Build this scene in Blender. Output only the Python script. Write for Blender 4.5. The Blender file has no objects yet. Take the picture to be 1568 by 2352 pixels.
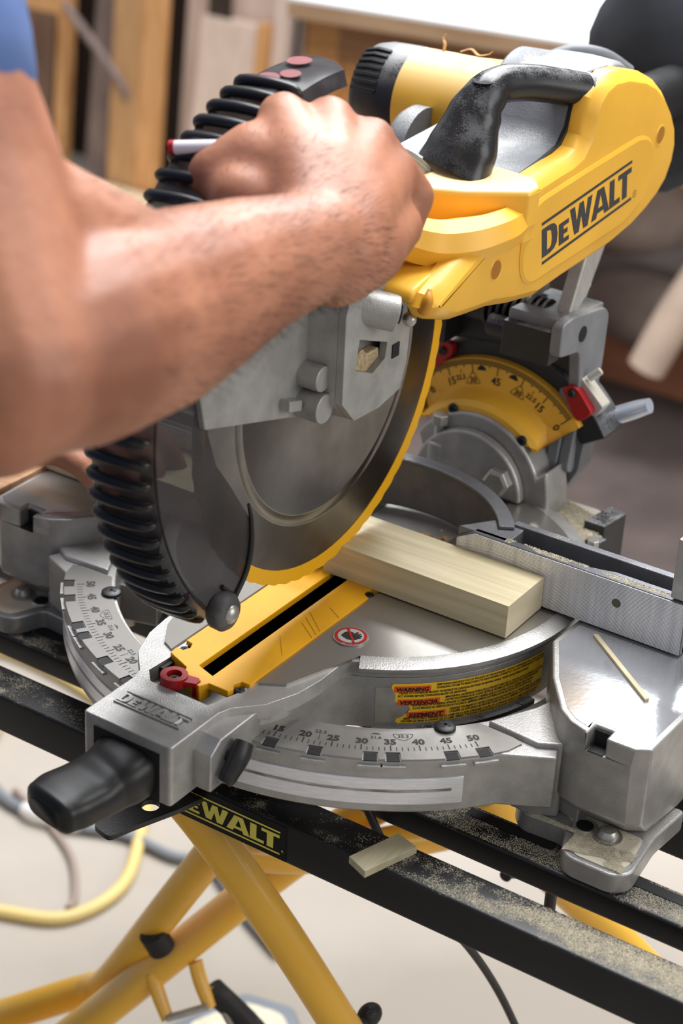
import bpy, bmesh, math, random
from math import sin, cos, radians as R, pi, atan2, hypot
from mathutils import Vector as V, Matrix, noise
from mathutils.geometry import tessellate_polygon
random.seed(7)
# ------------------------------------------------------------------ camera, sky, light, exposure
sc = bpy.context.scene
COL = sc.collection
az, el, ro, F = R(-31.88853398), R(-27.63920759), R(3.25143372), 4316.36
fwd = V((sin(az)*cos(el), cos(az)*cos(el), sin(el)))
r0 = fwd.cross(V((0, 0, 1))).normalized(); u0 = r0.cross(fwd)
rt = r0*cos(ro)+u0*sin(ro); up = -r0*sin(ro)+u0*cos(ro)
cam_d = bpy.data.cameras.new('camera'); cam = bpy.data.objects.new('camera', cam_d); COL.objects.link(cam)
m = Matrix((rt, up, -fwd)).transposed().to_4x4(); m.translation = V((.6379, -1.0805, .6869)); cam.matrix_world = m
cam_d.sensor_fit = 'VERTICAL'; cam_d.sensor_height = 36; cam_d.lens = F/2352*36; cam_d.clip_start = .05
cam_d.dof.use_dof = True; cam_d.dof.focus_distance = 1.31; cam_d.dof.aperture_fstop = 5.6
sc.camera = cam
sc.view_settings.view_transform = 'Standard'; sc.view_settings.look = 'None'
sc.view_settings.gamma = 1; sc.view_settings.use_curve_mapping = False; sc.view_settings.exposure = 0.0
w = bpy.data.worlds.new('sky'); sc.world = w; w.use_nodes = True
w.node_tree.nodes['Background'].inputs[0].default_value = (.93, .96, 1, 1)
w.node_tree.nodes['Background'].inputs[1].default_value = .42
def area(name, loc, target, sx, sy, power, col=(1, 1, 1)):
    l = bpy.data.lights.new(name, 'AREA'); l.shape = 'RECTANGLE'; l.size = sx; l.size_y = sy; l.energy = power; l.color = col
    o = bpy.data.objects.new(name, l); COL.objects.link(o); o.location = loc
    o.rotation_euler = (V(target)-V(loc)).to_track_quat('-Z', 'Y').to_euler(); return o
area('overhead_softbox', (-.2, 1.1, 2.6), (0, 0, 0), 2.4, 1.8, 190, (.97, .98, 1))  # added overhead softbox for top light, no roof opening built
area('window_light', (-.95, 2.9, 2.3), (.2, -.1, 0), 1.0, .8, 60, (.93, .97, 1))
area('right_fill_light', (3.2, .5, 1.3), (0, 0, .1), 2.0, 2.0, 45, (1, .97, .93))  # added fill lamp for the right-hand faces, no doorway there

# ------------------------------------------------------------------ materials
def lin(c):
    return tuple((x/255/12.92 if x/255 <= .04045 else ((x/255+.055)/1.055)**2.4) for x in c)+(1,)
def mat(name, rgb, rough=.5, metal=0., var=.0, vs=30., bump=0., bs=400., dust=0., ds=25., stretch=None, rgb2=None, ani=0., alpha=1., trans=0., sss=0., coat=0., dustcol=(216, 206, 184), wear=None):
    mt = bpy.data.materials.new(name); mt.use_nodes = True; nt = mt.node_tree; N = nt.nodes; L = nt.links
    b = N['Principled BSDF']; b.inputs['Base Color'].default_value = lin(rgb); b.inputs['Roughness'].default_value = rough
    b.inputs['Metallic'].default_value = metal
    b.inputs['Coat Weight'].default_value = coat
    if ani:
        b.inputs['Anisotropic'].default_value = ani; t = N.new('ShaderNodeTangent'); t.direction_type = 'RADIAL'; t.axis = 'X'; L.new(t.outputs[0], b.inputs['Tangent'])
    if trans: b.inputs['Transmission Weight'].default_value = trans; b.inputs['IOR'].default_value = 1.2
    if alpha < 1: b.inputs['Alpha'].default_value = alpha
    if sss: b.inputs['Subsurface Weight'].default_value = sss; b.inputs['Subsurface Radius'].default_value = (.012, .005, .003)
    tc = N.new('ShaderNodeTexCoord'); src = tc.outputs['Object']
    if stretch:
        mp = N.new('ShaderNodeMapping'); mp.inputs['Scale'].default_value = stretch; L.new(src, mp.inputs[0]); src2 = mp.outputs[0]
    else: src2 = src
    col = None
    if var or rgb2:
        n = N.new('ShaderNodeTexNoise'); n.inputs['Scale'].default_value = vs; n.inputs['Detail'].default_value = 6; L.new(src2, n.inputs[0])
        mr = N.new('ShaderNodeMapRange'); mr.inputs[1].default_value = .35; mr.inputs[2].default_value = .65; L.new(n.outputs[0], mr.inputs[0])
        mx = N.new('ShaderNodeMix'); mx.data_type = 'RGBA'; L.new(mr.outputs[0], mx.inputs[0])
        c2 = rgb2 or tuple(max(0, min(255, x*(1-var))) for x in rgb)
        mx.inputs[6].default_value = lin(rgb); mx.inputs[7].default_value = lin(c2); col = mx.outputs[2]
        ad = N.new('ShaderNodeMapRange'); L.new(n.outputs[0], ad.inputs[0]); ad.inputs[3].default_value = max(0.02, rough-.08); ad.inputs[4].default_value = rough+.08
        L.new(ad.outputs[0], b.inputs['Roughness'])
    if dust:
        g = N.new('ShaderNodeNewGeometry'); sp = N.new('ShaderNodeSeparateXYZ'); L.new(g.outputs['Normal'], sp.inputs[0])
        a = N.new('ShaderNodeMapRange'); a.inputs[1].default_value = .35; a.inputs[2].default_value = .95; L.new(sp.outputs[2], a.inputs[0])
        n1 = N.new('ShaderNodeTexNoise'); n1.inputs['Scale'].default_value = ds; n1.inputs['Detail'].default_value = 4; L.new(src, n1.inputs[0])
        n2 = N.new('ShaderNodeTexNoise'); n2.inputs['Scale'].default_value = 900; n2.inputs['Detail'].default_value = 3; L.new(src, n2.inputs[0])
        s1 = N.new('ShaderNodeMath'); s1.operation = 'ADD'; L.new(n1.outputs[0], s1.inputs[0])
        s0 = N.new('ShaderNodeMath'); s0.operation = 'MULTIPLY'; s0.inputs[1].default_value = .8; L.new(n2.outputs[0], s0.inputs[0]); L.new(s0.outputs[0], s1.inputs[1])
        m2 = N.new('ShaderNodeMapRange'); m2.inputs[1].default_value = 1.18-dust*.55; m2.inputs[2].default_value = 1.34-dust*.55; L.new(s1.outputs[0], m2.inputs[0])
        pr = N.new('ShaderNodeMath'); pr.operation = 'MULTIPLY'; L.new(a.outputs[0], pr.inputs[0]); L.new(m2.outputs[0], pr.inputs[1])
        p2 = N.new('ShaderNodeMath'); p2.operation = 'MULTIPLY'; L.new(pr.outputs[0], p2.inputs[0]); p2.inputs[1].default_value = min(1, .45+dust*.6)
        dx = N.new('ShaderNodeMix'); dx.data_type = 'RGBA'; L.new(p2.outputs[0], dx.inputs[0])
        if col: L.new(col, dx.inputs[6])
        else: dx.inputs[6].default_value = lin(rgb)
        dx.inputs[7].default_value = lin(dustcol); col = dx.outputs[2]
        if metal:
            iv = N.new('ShaderNodeMath'); iv.operation = 'SUBTRACT'; iv.inputs[0].default_value = 1; L.new(p2.outputs[0], iv.inputs[1])
            mm = N.new('ShaderNodeMath'); mm.operation = 'MULTIPLY'; mm.inputs[1].default_value = metal; L.new(iv.outputs[0], mm.inputs[0]); L.new(mm.outputs[0], b.inputs['Metallic'])
    if col: L.new(col, b.inputs['Base Color'])
    if bump:
        nb = N.new('ShaderNodeTexNoise'); nb.inputs['Scale'].default_value = bs; nb.inputs['Detail'].default_value = 3; L.new(src2, nb.inputs[0])
        bp = N.new('ShaderNodeBump'); bp.inputs['Strength'].default_value = bump; bp.inputs['Distance'].default_value = .001
        L.new(nb.outputs[0], bp.inputs['Height']); L.new(bp.outputs[0], b.inputs['Normal'])
    return mt
CAST = mat('cast_aluminium', (180, 178, 175), .4, .6, .10, 60, .25, 900, dust=.18)
CASTD = mat('cast_aluminium_dusty', (200, 198, 194), .5, .5, .08, 60, .3, 900, dust=.72, ds=18)
FEETM = mat('cast_aluminium_foot', (198, 197, 194), .45, .55, .08, 60, .3, 900, dust=.95, ds=30)
DARKC = mat('dark_cast', (120, 121, 126), .5, .5, .1, 60, .3, 700, dust=.15)
GUARDM = mat('guard_casting', (176, 175, 172), .45, .4, .12, 50, .3, 800, dust=.35)
MACH = mat('machined_plate', (176, 172, 166), .27, .8, .07, 5, .03, 500)
WING = mat('machined_wing', (218, 220, 224), .13, .72, .12, 14, .05, 300)
FENCEM = mat('milled_fence', (222, 223, 228), .38, .45, .10, 14, .35, 60, stretch=(14, 1, 1))
_nt = FENCEM.node_tree; _b = _nt.nodes['Principled BSDF']; _mul = None
for _cx in (.10, .42):
    _t = _nt.nodes.new('ShaderNodeTexCoord'); _m = _nt.nodes.new('ShaderNodeMapping'); _m.inputs['Location'].default_value = (-_cx, 0, .12)
    _w = _nt.nodes.new('ShaderNodeTexWave'); _w.wave_type = 'RINGS'; _w.rings_direction = 'Y'; _w.inputs['Scale'].default_value = 130; _w.inputs['Distortion'].default_value = .4
    _nt.links.new(_t.outputs['Object'], _m.inputs[0]); _nt.links.new(_m.outputs[0], _w.inputs[0])
    if _mul is None: _mul = _w.outputs['Fac']
    else:
        _a = _nt.nodes.new('ShaderNodeMath'); _nt.links.new(_mul, _a.inputs[0]); _nt.links.new(_w.outputs['Fac'], _a.inputs[1])
        _bp = _nt.nodes.new('ShaderNodeBump'); _bp.inputs['Strength'].default_value = .35; _bp.inputs['Distance'].default_value = .0005
        _nt.links.new(_a.outputs[0], _bp.inputs['Height']); _nt.links.new(_bp.outputs[0], _b.inputs['Normal'])
STEEL = mat('scale_steel', (160, 157, 153), .32, .75, .1, 40, .05, 900)
BRIGHT = mat('bright_band', (240, 241, 246), .3, .6, .06, 90, stretch=(1, 1, 12))
YEL = mat('yellow_plastic', (246, 186, 58), .38, 0, .05, 12, .05, 900, dust=.22, ds=14, dustcol=(236, 205, 140))
YELD = mat('yellow_plastic_dusty', (247, 188, 62), .42, 0, .05, 12, .05, 900, dust=1.1, ds=14, dustcol=(238, 212, 160))
YELP = mat('yellow_insert', (238, 172, 20), .45, 0, .08, 20, .1, 500)
YELB = mat('yellow_steel', (250, 190, 58), .38, 0, .06, 12, dust=.55, ds=9, dustcol=(226, 205, 180), coat=.2)
BLK = mat('black_plastic', (26, 26, 28), .45, 0, .2, 40, .15, 700, dust=.12)
BLKD = mat('black_plastic_dusty', (38, 38, 41), .42, 0, .2, 40, .15, 700, dust=.8, ds=40, dustcol=(140, 140, 140))
RAILM = mat('black_rail', (15, 16, 19), .42, 0, .2, 40, .1, 900, dust=.3, ds=60, dustcol=(196, 186, 162))
GREYP = mat('grey_casting_paint', (140, 142, 146), .5, .3, .1, 40, .25, 700, dust=.5, ds=30, dustcol=(186, 184, 180))
BLADE = mat('saw_blade_steel', (150, 146, 142), .3, 1, .12, 30, ani=.8)
BLADEY = mat('blade_yellow_rim', (240, 178, 20), .45)
SMOKE = mat('smoked_plastic', (62, 57, 60), .28, 0, .25, 25, alpha=.78)
RED = mat('red_plastic', (170, 22, 26), .35, 0, .1, 60, dust=.2)
REDP = mat('red_print', (118, 30, 34), .5)
BLKP = mat('black_print', (18, 18, 18), .5)
GREYPR = mat('grey_print', (60, 58, 56), .5)
YELPR = mat('yellow_print', (226, 212, 92), .45)
LABY = mat('yellow_label', (250, 200, 44), .4)
LABO = mat('orange_label', (236, 96, 34), .4)
LABC = mat('clear_label', (176, 174, 164), .3, .3, .15, 60)
WHITE = mat('white_print', (225, 225, 225), .4)
ZINC = mat('zinc', (190, 188, 182), .35, .8, .1, 80, dust=.4)
DARK = mat('cavity_shade', (8, 8, 9), .7)  # near-black colour standing in for the shade inside holes and slots
BAG = mat('dark_cloth', (58, 62, 70), .9, 0, .25, 12, .4, 1500, dust=.25, ds=6, dustcol=(120, 126, 134))
SKIN = mat('skin', (180, 122, 94), .5, 0, .0, 14, .35, 160, rgb2=(142, 88, 64), sss=.08)
SHIRT = mat('blue_shirt', (76, 100, 150), .9, 0, .12, 20, .3, 900)
TROUS = mat('dark_trousers', (44, 46, 54), .9, 0, .1, 20, .3, 900)
HAIR = mat('black_hair', (28, 22, 18), .7, 0, .2, 100, .5, 400)
RUB = mat('black_rubber', (24, 24, 25), .6, 0, .3, 60, dust=.35, ds=60, dustcol=(110, 108, 104))
SAWD = mat('sawdust', (218, 208, 184), .95, 0, .1, 200)
def wood(name, a, b, st, rough=.55, sc_=9):
    return mat(name, a, rough, 0, .1, sc_, .08, 60, stretch=st, rgb2=b)
POPLAR = wood('poplar_wood', (216, 203, 168), (198, 184, 146), (1.0, 22, 22))
POPEND = wood('poplar_end_grain', (212, 198, 168), (196, 180, 148), (8, 1.5, 5))

# ------------------------------------------------------------------ mesh helpers (millimetres in, metres out)
def link(name, me, mt, parent=None, smooth=35, bevel=0, seg=2):
    o = bpy.data.objects.new(name, me); COL.objects.link(o)
    for k in (mt if isinstance(mt, (list, tuple)) else [mt]): me.materials.append(k)
    if smooth:
        me.shade_smooth(); me.set_sharp_from_angle(angle=R(smooth))
    if bevel:
        bv = o.modifiers.new('bevel', 'BEVEL'); bv.width = bevel/1000; bv.segments = seg; bv.limit_method = 'ANGLE'; bv.angle_limit = R(38); bv.harden_normals = True
    if parent:
        o.parent = parent; o.matrix_parent_inverse = Matrix.Translation(-V(base_of(parent)))
    return o
def base_of(p):
    b = V((0, 0, 0))
    while p is not None and p.type == 'EMPTY':
        b += V(p.location); p = p.parent
    return b
def mesh(vs, fs, name='m'):
    me = bpy.data.meshes.new(name); me.from_pydata([(v[0]/1000, v[1]/1000, v[2]/1000) for v in vs], [], fs); me.validate(); me.update()
    bm = bmesh.new(); bm.from_mesh(me); bmesh.ops.remove_doubles(bm, verts=bm.verts, dist=1e-7); bmesh.ops.recalc_face_normals(bm, faces=bm.faces); bm.to_mesh(me); bm.free()
    return me
class G:
    """collects shapes for one mesh"""
    def __init__(s): s.v = []; s.f = []
    def add(s, vs, fs):
        n = len(s.v); s.v += [tuple(p) for p in vs]; s.f += [tuple(i+n for i in f) for f in fs]; return s
    def loft(s, rings, cap=True, closed=True):
        n = len(rings[0]); vs = [p for r in rings for p in r]; fs = []
        for k in range(len(rings)-1):
            for i in range(n if closed else n-1):
                j = (i+1) % n; fs.append((k*n+i, k*n+j, (k+1)*n+j, (k+1)*n+i))
        if cap: fs.append(tuple(range(n))[::-1]); fs.append(tuple((len(rings)-1)*n+i for i in range(n)))
        return s.add(vs, fs)
    def prism(s, poly, ax, a, b, holes=()):
        """polygon in the plane across axis ax, from a to b"""
        def P(p, t): return [(t, p[0], p[1]), (p[0], t, p[1]), (p[0], p[1], t)][ax]
        loops = [list(poly)]+[list(h) for h in holes]
        flat = [p for l in loops for p in l]; n = len(flat)
        tris = tessellate_polygon([[V((p[0], p[1], 0)) for p in l] for l in loops])
        fs = []
        if holes: fs += [t[::-1] for t in tris]+[tuple(i+n for i in t) for t in tris]
        else: fs += [tuple(range(n))[::-1], tuple(range(n, 2*n))]
        k = 0
        for l in loops:
            for i in range(len(l)): j = (i+1) % len(l); fs.append((k+i, k+j, n+k+j, n+k+i))
            k += len(l)
        return s.add([P(p, a) for p in flat]+[P(p, b) for p in flat], fs)
    def box(s, x0, x1, y0, y1, z0, z1): return s.prism([(x0, y0), (x1, y0), (x1, y1), (x0, y1)], 2, z0, z1)
    def cyl(s, c, ax, r, a, b, n=24, r2=None):
        r2 = r if r2 is None else r2
        def P(t, rr): return [[(t, c[0]+rr*cos(q), c[1]+rr*sin(q)), (c[0]+rr*cos(q), t, c[1]+rr*sin(q)), (c[0]+rr*cos(q), c[1]+rr*sin(q), t)][ax] for q in [2*pi*i/n for i in range(n)]]
        return s.loft([P(a, r), P(b, r2)])
    def lathe(s, c, ax, prof, n=40):
        def P(t, rr): return [[(t, c[0]+rr*cos(q), c[1]+rr*sin(q)), (c[0]+rr*cos(q), t, c[1]+rr*sin(q)), (c[0]+rr*cos(q), c[1]+rr*sin(q), t)][ax] for q in [2*pi*i/n for i in range(n)]]
        return s.loft([P(t, rr) for t, rr in prof])
    def tube(s, pts, r, n=14, sub=6, sq=1., up=(0, 0, 1)):
        """swept tube; r number or list of r or (r_side, r_up)"""
        pts = [V(p) for p in pts]; rs = r if isinstance(r, list) else [r]*len(pts)
        rs = [(q, q) if not isinstance(q, tuple) else q for q in rs]
        P, Q = [], []
        m_ = len(pts)
        for i in range(m_-1):
            p0, p1, p2, p3 = pts[max(i-1, 0)], pts[i], pts[i+1], pts[min(i+2, m_-1)]
            for k in range(sub):
                t = k/sub; P.append(.5*((2*p1)+(p2-p0)*t+(2*p0-5*p1+4*p2-p3)*t*t+(3*p1-p0-3*p2+p3)*t**3))
                e = t*t*(3-2*t); Q.append((rs[i][0]*(1-e)+rs[i+1][0]*e, rs[i][1]*(1-e)+rs[i+1][1]*e))
        P.append(pts[-1]); Q.append(rs[-1])
        rings = []
        sd = None
        for i, p in enumerate(P):
            t = (P[min(i+1, len(P)-1)]-P[max(i-1, 0)]).normalized()
            if sd is None:
                sd = t.cross(V(up)); sd = sd.normalized() if sd.length > .05 else t.cross(V((1, 0, 0))).normalized()
            sd = (sd-t*sd.dot(t)).normalized(); un = sd.cross(t)
            ring = []
            for q in range(n):
                a = 2*pi*q/n; cx, cy = cos(a), sin(a)
                if sq != 1: cx = math.copysign(abs(cx)**sq, cx); cy = math.copysign(abs(cy)**sq, cy)
                ring.append(p+sd*Q[i][0]*cx+un*Q[i][1]*cy)
            rings.append(ring)
        return s.loft(rings)
    def capsules(s, pts, rs, n=16):
        """tapered round limb with ball ends and joints"""
        for i in range(len(pts)-1):
            a, b = V(pts[i]), V(pts[i+1]); d = (b-a); L_ = d.length; d.normalize()
            x = d.orthogonal().normalized(); y = d.cross(x); rings = []
            ra, rb = rs[i], rs[i+1]
            for k in range(0, 6): t = pi/2*(1-k/5); rings.append((a-d*ra*sin(t), max(ra*cos(t), .3)))
            for k in range(0, 6): t = pi/2*(k/5); rings.append((b+d*rb*sin(t), max(rb*cos(t), .3)))
            s.loft([[c+(x*cos(2*pi*q/n)+y*sin(2*pi*q/n))*rr for q in range(n)] for c, rr in rings])
        return s
    def ball(s, c, r, n=20, m_=12, rot=None):
        r = r if isinstance(r, (tuple, list)) else (r, r, r); rings = []
        for k in range(m_+1):
            t = -pi/2+pi*k/m_; cr = max(cos(t), .01)
            ring = []
            for q in range(n):
                p = V((r[0]*cr*cos(2*pi*q/n), r[1]*cr*sin(2*pi*q/n), r[2]*sin(t)))
                if rot: p = rot @ p
                ring.append(V(c)+p)
            rings.append(ring)
        return s.loft(rings)
    def mapped(s, vs, fs, fn): return s.add([fn(*p[:2]) for p in vs], fs)
    def obj(s, name, mt, parent=None, smooth=35, bevel=0, seg=2): return link(name, mesh(s.v, s.f, name), mt, parent, smooth, bevel, seg)
def arc(c, r, a0, a1, n=24): return [(c[0]+r*cos(R(a0+(a1-a0)*i/n)), c[1]+r*sin(R(a0+(a1-a0)*i/n))) for i in range(n+1)]
def sector(c, r0, r1, a0, a1, n=32): return arc(c, r1, a0, a1, n)+arc(c, r0, a1, a0, n)
def inset(poly, d):
    n = len(poly); A = sum(poly[i][0]*poly[(i+1) % n][1]-poly[(i+1) % n][0]*poly[i][1] for i in range(n)); sg = 1 if A > 0 else -1; out = []
    for i in range(n):
        a, b, c = V(poly[i-1]), V(poly[i]), V(poly[(i+1) % n]); e1 = (b-a).normalized(); e2 = (c-b).normalized()
        n1 = V((-e1.y, e1.x))*sg; n2 = V((-e2.y, e2.x))*sg; k = n1+n2; k = k/max(k.dot(n1), .35); out.append(tuple(b+k*d))
    return out
def rnd(poly, r=6, n=4):
    """round the corners of a polygon"""
    out = []; L_ = len(poly)
    for i in range(L_):
        a, b, c = V(poly[i-1]), V(poly[i]), V(poly[(i+1) % L_])
        p = b+(a-b).normalized()*min(r, (a-b).length*.45); q = b+(c-b).normalized()*min(r, (c-b).length*.45)
        for k in range(n+1): t = k/n; out.append(tuple(p*(1-t)**2+b*2*t*(1-t)+q*t*t))
    return out
def thing(name, label, cat, loc=(0, 0, 0), group=None):
    o = bpy.data.objects.new(name, None); COL.objects.link(o); o.location = V(loc)/1000; o.empty_display_size = .05
    o['label'] = label; o['category'] = cat
    if group: o['group'] = group
    return o
def tag(o, label, cat, group=None, kind=None):
    o['label'] = label; o['category'] = cat
    if group: o['group'] = group
    if kind: o['kind'] = kind
    return o
def struct(o): o['kind'] = 'structure'; return o
def copy_at(o, name, loc, rot=None, parent=None):
    c = o.copy(); COL.objects.link(c); c.name = name
    c.location = V(loc)/1000
    if rot is not None: c.rotation_euler = rot
    return c
def text(s, size=1., shear=0., bold=0., width=None, align='LEFT'):
    """flat text outline -> (verts, faces) in its own plane"""
    cu = bpy.data.curves.new('t', 'FONT'); cu.body = s; cu.size = size; cu.shear = shear; cu.offset = bold*size; cu.resolution_u = 2; cu.align_x = align
    o = bpy.data.objects.new('t', cu); COL.objects.link(o); dg = bpy.context.evaluated_depsgraph_get(); me = o.evaluated_get(dg).to_mesh()
    vs = [tuple(v.co) for v in me.vertices]; fs = [tuple(p.vertices) for p in me.polygons]
    o.to_mesh_clear(); bpy.data.objects.remove(o); bpy.data.curves.remove(cu)
    if width and vs:
        x1 = max(v[0] for v in vs); x0 = min(v[0] for v in vs); k = width/(x1-x0); vs = [((v[0])*k, v[1], 0) for v in vs]
    return vs, fs
LET = {'D': (.72, [[(0, 0), (0, 1), (.34, 1), (.52, .94), (.63, .8), (.67, .5), (.63, .2), (.52, .06), (.34, 0)], [(.22, .17), (.22, .83), (.33, .82), (.4, .74), (.43, .5), (.4, .26), (.33, .18)]]),
       'E': (.5, [[(0, 0), (0, .76), (.44, .76), (.44, .6), (.21, .6), (.21, .47), (.38, .47), (.38, .31), (.21, .31), (.21, .16), (.44, .16), (.44, 0)]]),
       'W': (1.03, [[(0, 1), (.22, 1), (.31, .42), (.42, 1), (.61, 1), (.7, .42), (.79, 1), (1., 1), (.8, 0), (.6, 0), (.5, .55), (.4, 0), (.2, 0)]]),
       'A': (.84, [[(0, 0), (.27, 1), (.58, 1), (.84, 0), (.61, 0), (.57, .17), (.28, .17), (.23, 0)], [(.32, .34), (.53, .34), (.43, .8)]]),
       'L': (.52, [[(0, 0), (0, 1), (.23, 1), (.23, .19), (.5, .19), (.5, 0)]]),
       'T': (.62, [[(.2, 0), (.2, .81), (0, .81), (0, 1), (.64, 1), (.64, .81), (.43, .81), (.43, 0)]])}
def logo():
    """DeWALT lettering between two bars in a unit box: width 1, height 1"""
    vs, fs, x = [], [], 0.
    seq = ['D', 'E', 'W', 'A', 'L', 'T']; kern = {'W': -.02, 'A': -.08, 'T': -.12}
    def put(loops, ox, kx, ky, oy):
        fl = [p for l in loops for p in l]; tr = tessellate_polygon([[V((p[0], p[1], 0)) for p in l] for l in loops])
        n = len(vs); vs.extend([((p[0]+ox)*kx, p[1]*ky+oy, 0) for p in fl]); fs.extend([tuple(i+n for i in t) for t in tr])
    tot = 4.05
    for ch in seq:
        x += kern.get(ch, 0); wd, lp = LET[ch]; put(lp, x, 1/tot, .68, .16); x += wd
    put([[(0, 0), (1, 0), (1, 1), (0, 1)]], 0, 1, .07, 0); put([[(0, 0), (1, 0), (1, 1), (0, 1)]], 0, 1, .07, .93)
    return vs, fs
def frame(o, u, v, n=(0, 0, 0), off=0.):
    o, u, v, n = V(o), V(u), V(v), V(n)
    return lambda a, b: o+u*a+v*b+n*off

# ------------------------------------------------------------------ floor and far room
g = G(); g.box(-9000, 5000, -4000, 7000, -830, -800)
FLOOR = mat('concrete', (180, 171, 160), .85, 0, .14, 1.6, .2, 60, rgb2=(152, 143, 132))
struct(g.obj('floor', FLOOR, smooth=0))
g = G(); g.prism([(-9000, -800), (5000, -800), (5000, 6500), (-9000, 6500)], 1, 5600, 5700, holes=[[(-2250, 3740), (-1743, 3740), (-1743, 5900), (-2250, 5900)]])
struct(g.obj('wall_back', mat('painted_wall', (190, 182, 172), .9, 0, .05, 2), smooth=0))
pane = bpy.data.materials.new('daylight_pane'); pane.use_nodes = True
_b = pane.node_tree.nodes['Principled BSDF']; _b.inputs['Emission Color'].default_value = (.93, .97, 1, 1); _b.inputs['Emission Strength'].default_value = 9
win = struct(G().prism([(-2250, 3740), (-1743, 3740), (-1743, 5900), (-2250, 5900)], 1, 5640, 5650).obj('window_1', pane, smooth=0))
g = G()
for x0, x1, z0, z1 in ((-2290, -2250, 3700, 5940), (-1743, -1703, 3700, 5940), (-2290, -1703, 3700, 3740), (-2290, -1703, 5900, 5940)): g.box(x0, x1, 5580, 5600, z0, z1)
g.obj('window_frame', mat('window_paint', (230, 230, 226), .5), win, smooth=0)
DARKFL = mat('dark_floor', (100, 88, 84), .95, 0, .2, 5, .3, 300, rgb2=(76, 66, 64))  # darker brown-grey sheet over the floor behind the saw
g = G(); g.prism(rnd([(-1500, 640), (-700, 980), (900, 1150), (1300, 3300), (-1500, 3300)], 60), 2, -800, -792)
tag(g.obj('dark_floor_area', DARKFL, smooth=0), 'dark brown-grey area of the floor behind the saw', 'mat')

exec_parts = []
# ------------------------------------------------------------------ THE SAW
saw = thing('miter_saw', 'yellow and grey power miter saw with a round blade, bolted on black rails', 'miter saw', (0, 0, -100))
# base casting
g = G()
def mir(p): return [(-x, y) for x, y in p][::-1]
wing = [(168, -34), (190, -76), (213, -108), (225, -117), (238, -121), (274, -121), (283, -114), (285, -60), (285, 62), (270, 72), (186, 72), (170, 20)]
notch = [(240, -122), (240, -109), (253, -109), (253, -122)]
wingn = wing[:5]+[(240, -121), (240, -110), (253, -110), (253, -121)]+wing[5:]
for s in (1, -1):
    q = wingn if s == 1 else mir(wingn)
    g.prism(q, 2, -16, -1)
    wb = [(168, -34), (188, -62), (206, -86), (216, -94), (228, -98), (266, -97), (278, -90), (283, -50), (284, 62), (270, 72), (186, 72), (170, 20)]
    g.loft([[(s*a, b, z) for a, b in w_] for w_, z in ((wing, -16), (wing, -62), (wb, -84))])
    lobe = rnd([(176, -70), (190, -112), (200, -121), (232, -119), (240, -141), (248, -146), (281, -146), (290, -136), (286, -90), (290, -50)], 6)
    g.prism(lobe if s == 1 else mir(lobe), 2, -100, -84)
    rf = rnd([(186, 40), (290, 40), (292, 110), (280, 120), (240, 120), (230, 90), (186, 80)], 6); g.prism(rf if s == 1 else mir(rf), 2, -100, -80)
    plat = [(192, -56), (184, -84), (166, -119), (206, -121.5), (222, -112), (212, -80), (196, -56)]
    g.prism(plat if s == 1 else mir(plat), 2, -84, -24)
ring = [(237*sin(R(a)), -237*cos(R(a))) for a in range(-55, 56, 3)]
inner = [(198*sin(R(a)), -198*cos(R(a))) for a in range(62, -63, -3)]
g.prism(ring+[(222, -124), (214, -104), (196, -60)]+inner+[(-196, -60), (-214, -104), (-222, -124)], 2, -70, -28.4)
g.prism([(236, -110), (250, -60), (240, 60), (120, 150), (-120, 150), (-240, 60), (-250, -60), (-236, -110)]+[(168*cos(R(a)), 168*sin(R(a))) for a in range(210, -31, -6)], 2, -84, -52)
base = g.obj('base', CAST, saw, bevel=1.8)
# feet dust tops + machined wing tops
for s in (1, -1):
    q = inset([p for p in wing], 4.5)
    qn = q[:5]+[(237, -116.3), (237, -107), (256, -107), (256, -116.3)]+q[5:]
    G().prism(qn if s == 1 else mir(qn), 2, -2, -.6).obj('wing_surface', WING, saw)
    g = G(); q = rnd([(214, -99), (236, -112), (245, -136), (250, -142), (279, -142), (285, -132), (281, -99)], 5); g.prism(q if s == 1 else mir(q), 2, -84, -83); g.obj('foot_top', FEETM, saw)
    g = G(); q = [(241, -121.4), (241, -110), (252, -110), (252, -121.4)]; g.prism(q if s == 1 else mir(q), 2, -15.9, -15); g.obj('notch_floor', DARK, saw); g = G(); q = [(241, -111.5), (241, -110.2), (252.5, -110.2), (252.5, -111.5)]; g.prism(q if s == 1 else mir(q), 2, -15, -4); g.obj('notch_back', DARK, saw)  # notch shade painted by near-black floor and back panels
# bolts on the feet
def bolt_mesh(mt, r=7.5, h=7):
    g = G(); g.cyl((0, 0), 2, r*1.35, 0, 1.4, 28); g.lathe((0, 0), 2, [(1.4, r), (3.2, r), (h-.6, r*.7), (h, r*.45)], 12); return g
for x, y in ((260, -112), (-260, -112)):
    o = bolt_mesh(ZINC).obj('foot_bolt', ZINC, saw); o.location = V((x, y, -83))/1000
    o2 = G().cyl((0, 0), 2, 6, -.2, .5, 24).obj('foot_hole', DARK, saw); o2.location = V((x-18*(1 if x > 0 else -1), y+2, -83))/1000
    o3 = G().lathe((0, 0), 2, [(0, 9), (.9, 8), (.2, 5.8)], 24).obj('foot_hole_rim', ZINC, saw); o3.location = V((x-18*(1 if x > 0 else -1), y+2, -83))/1000

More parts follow.
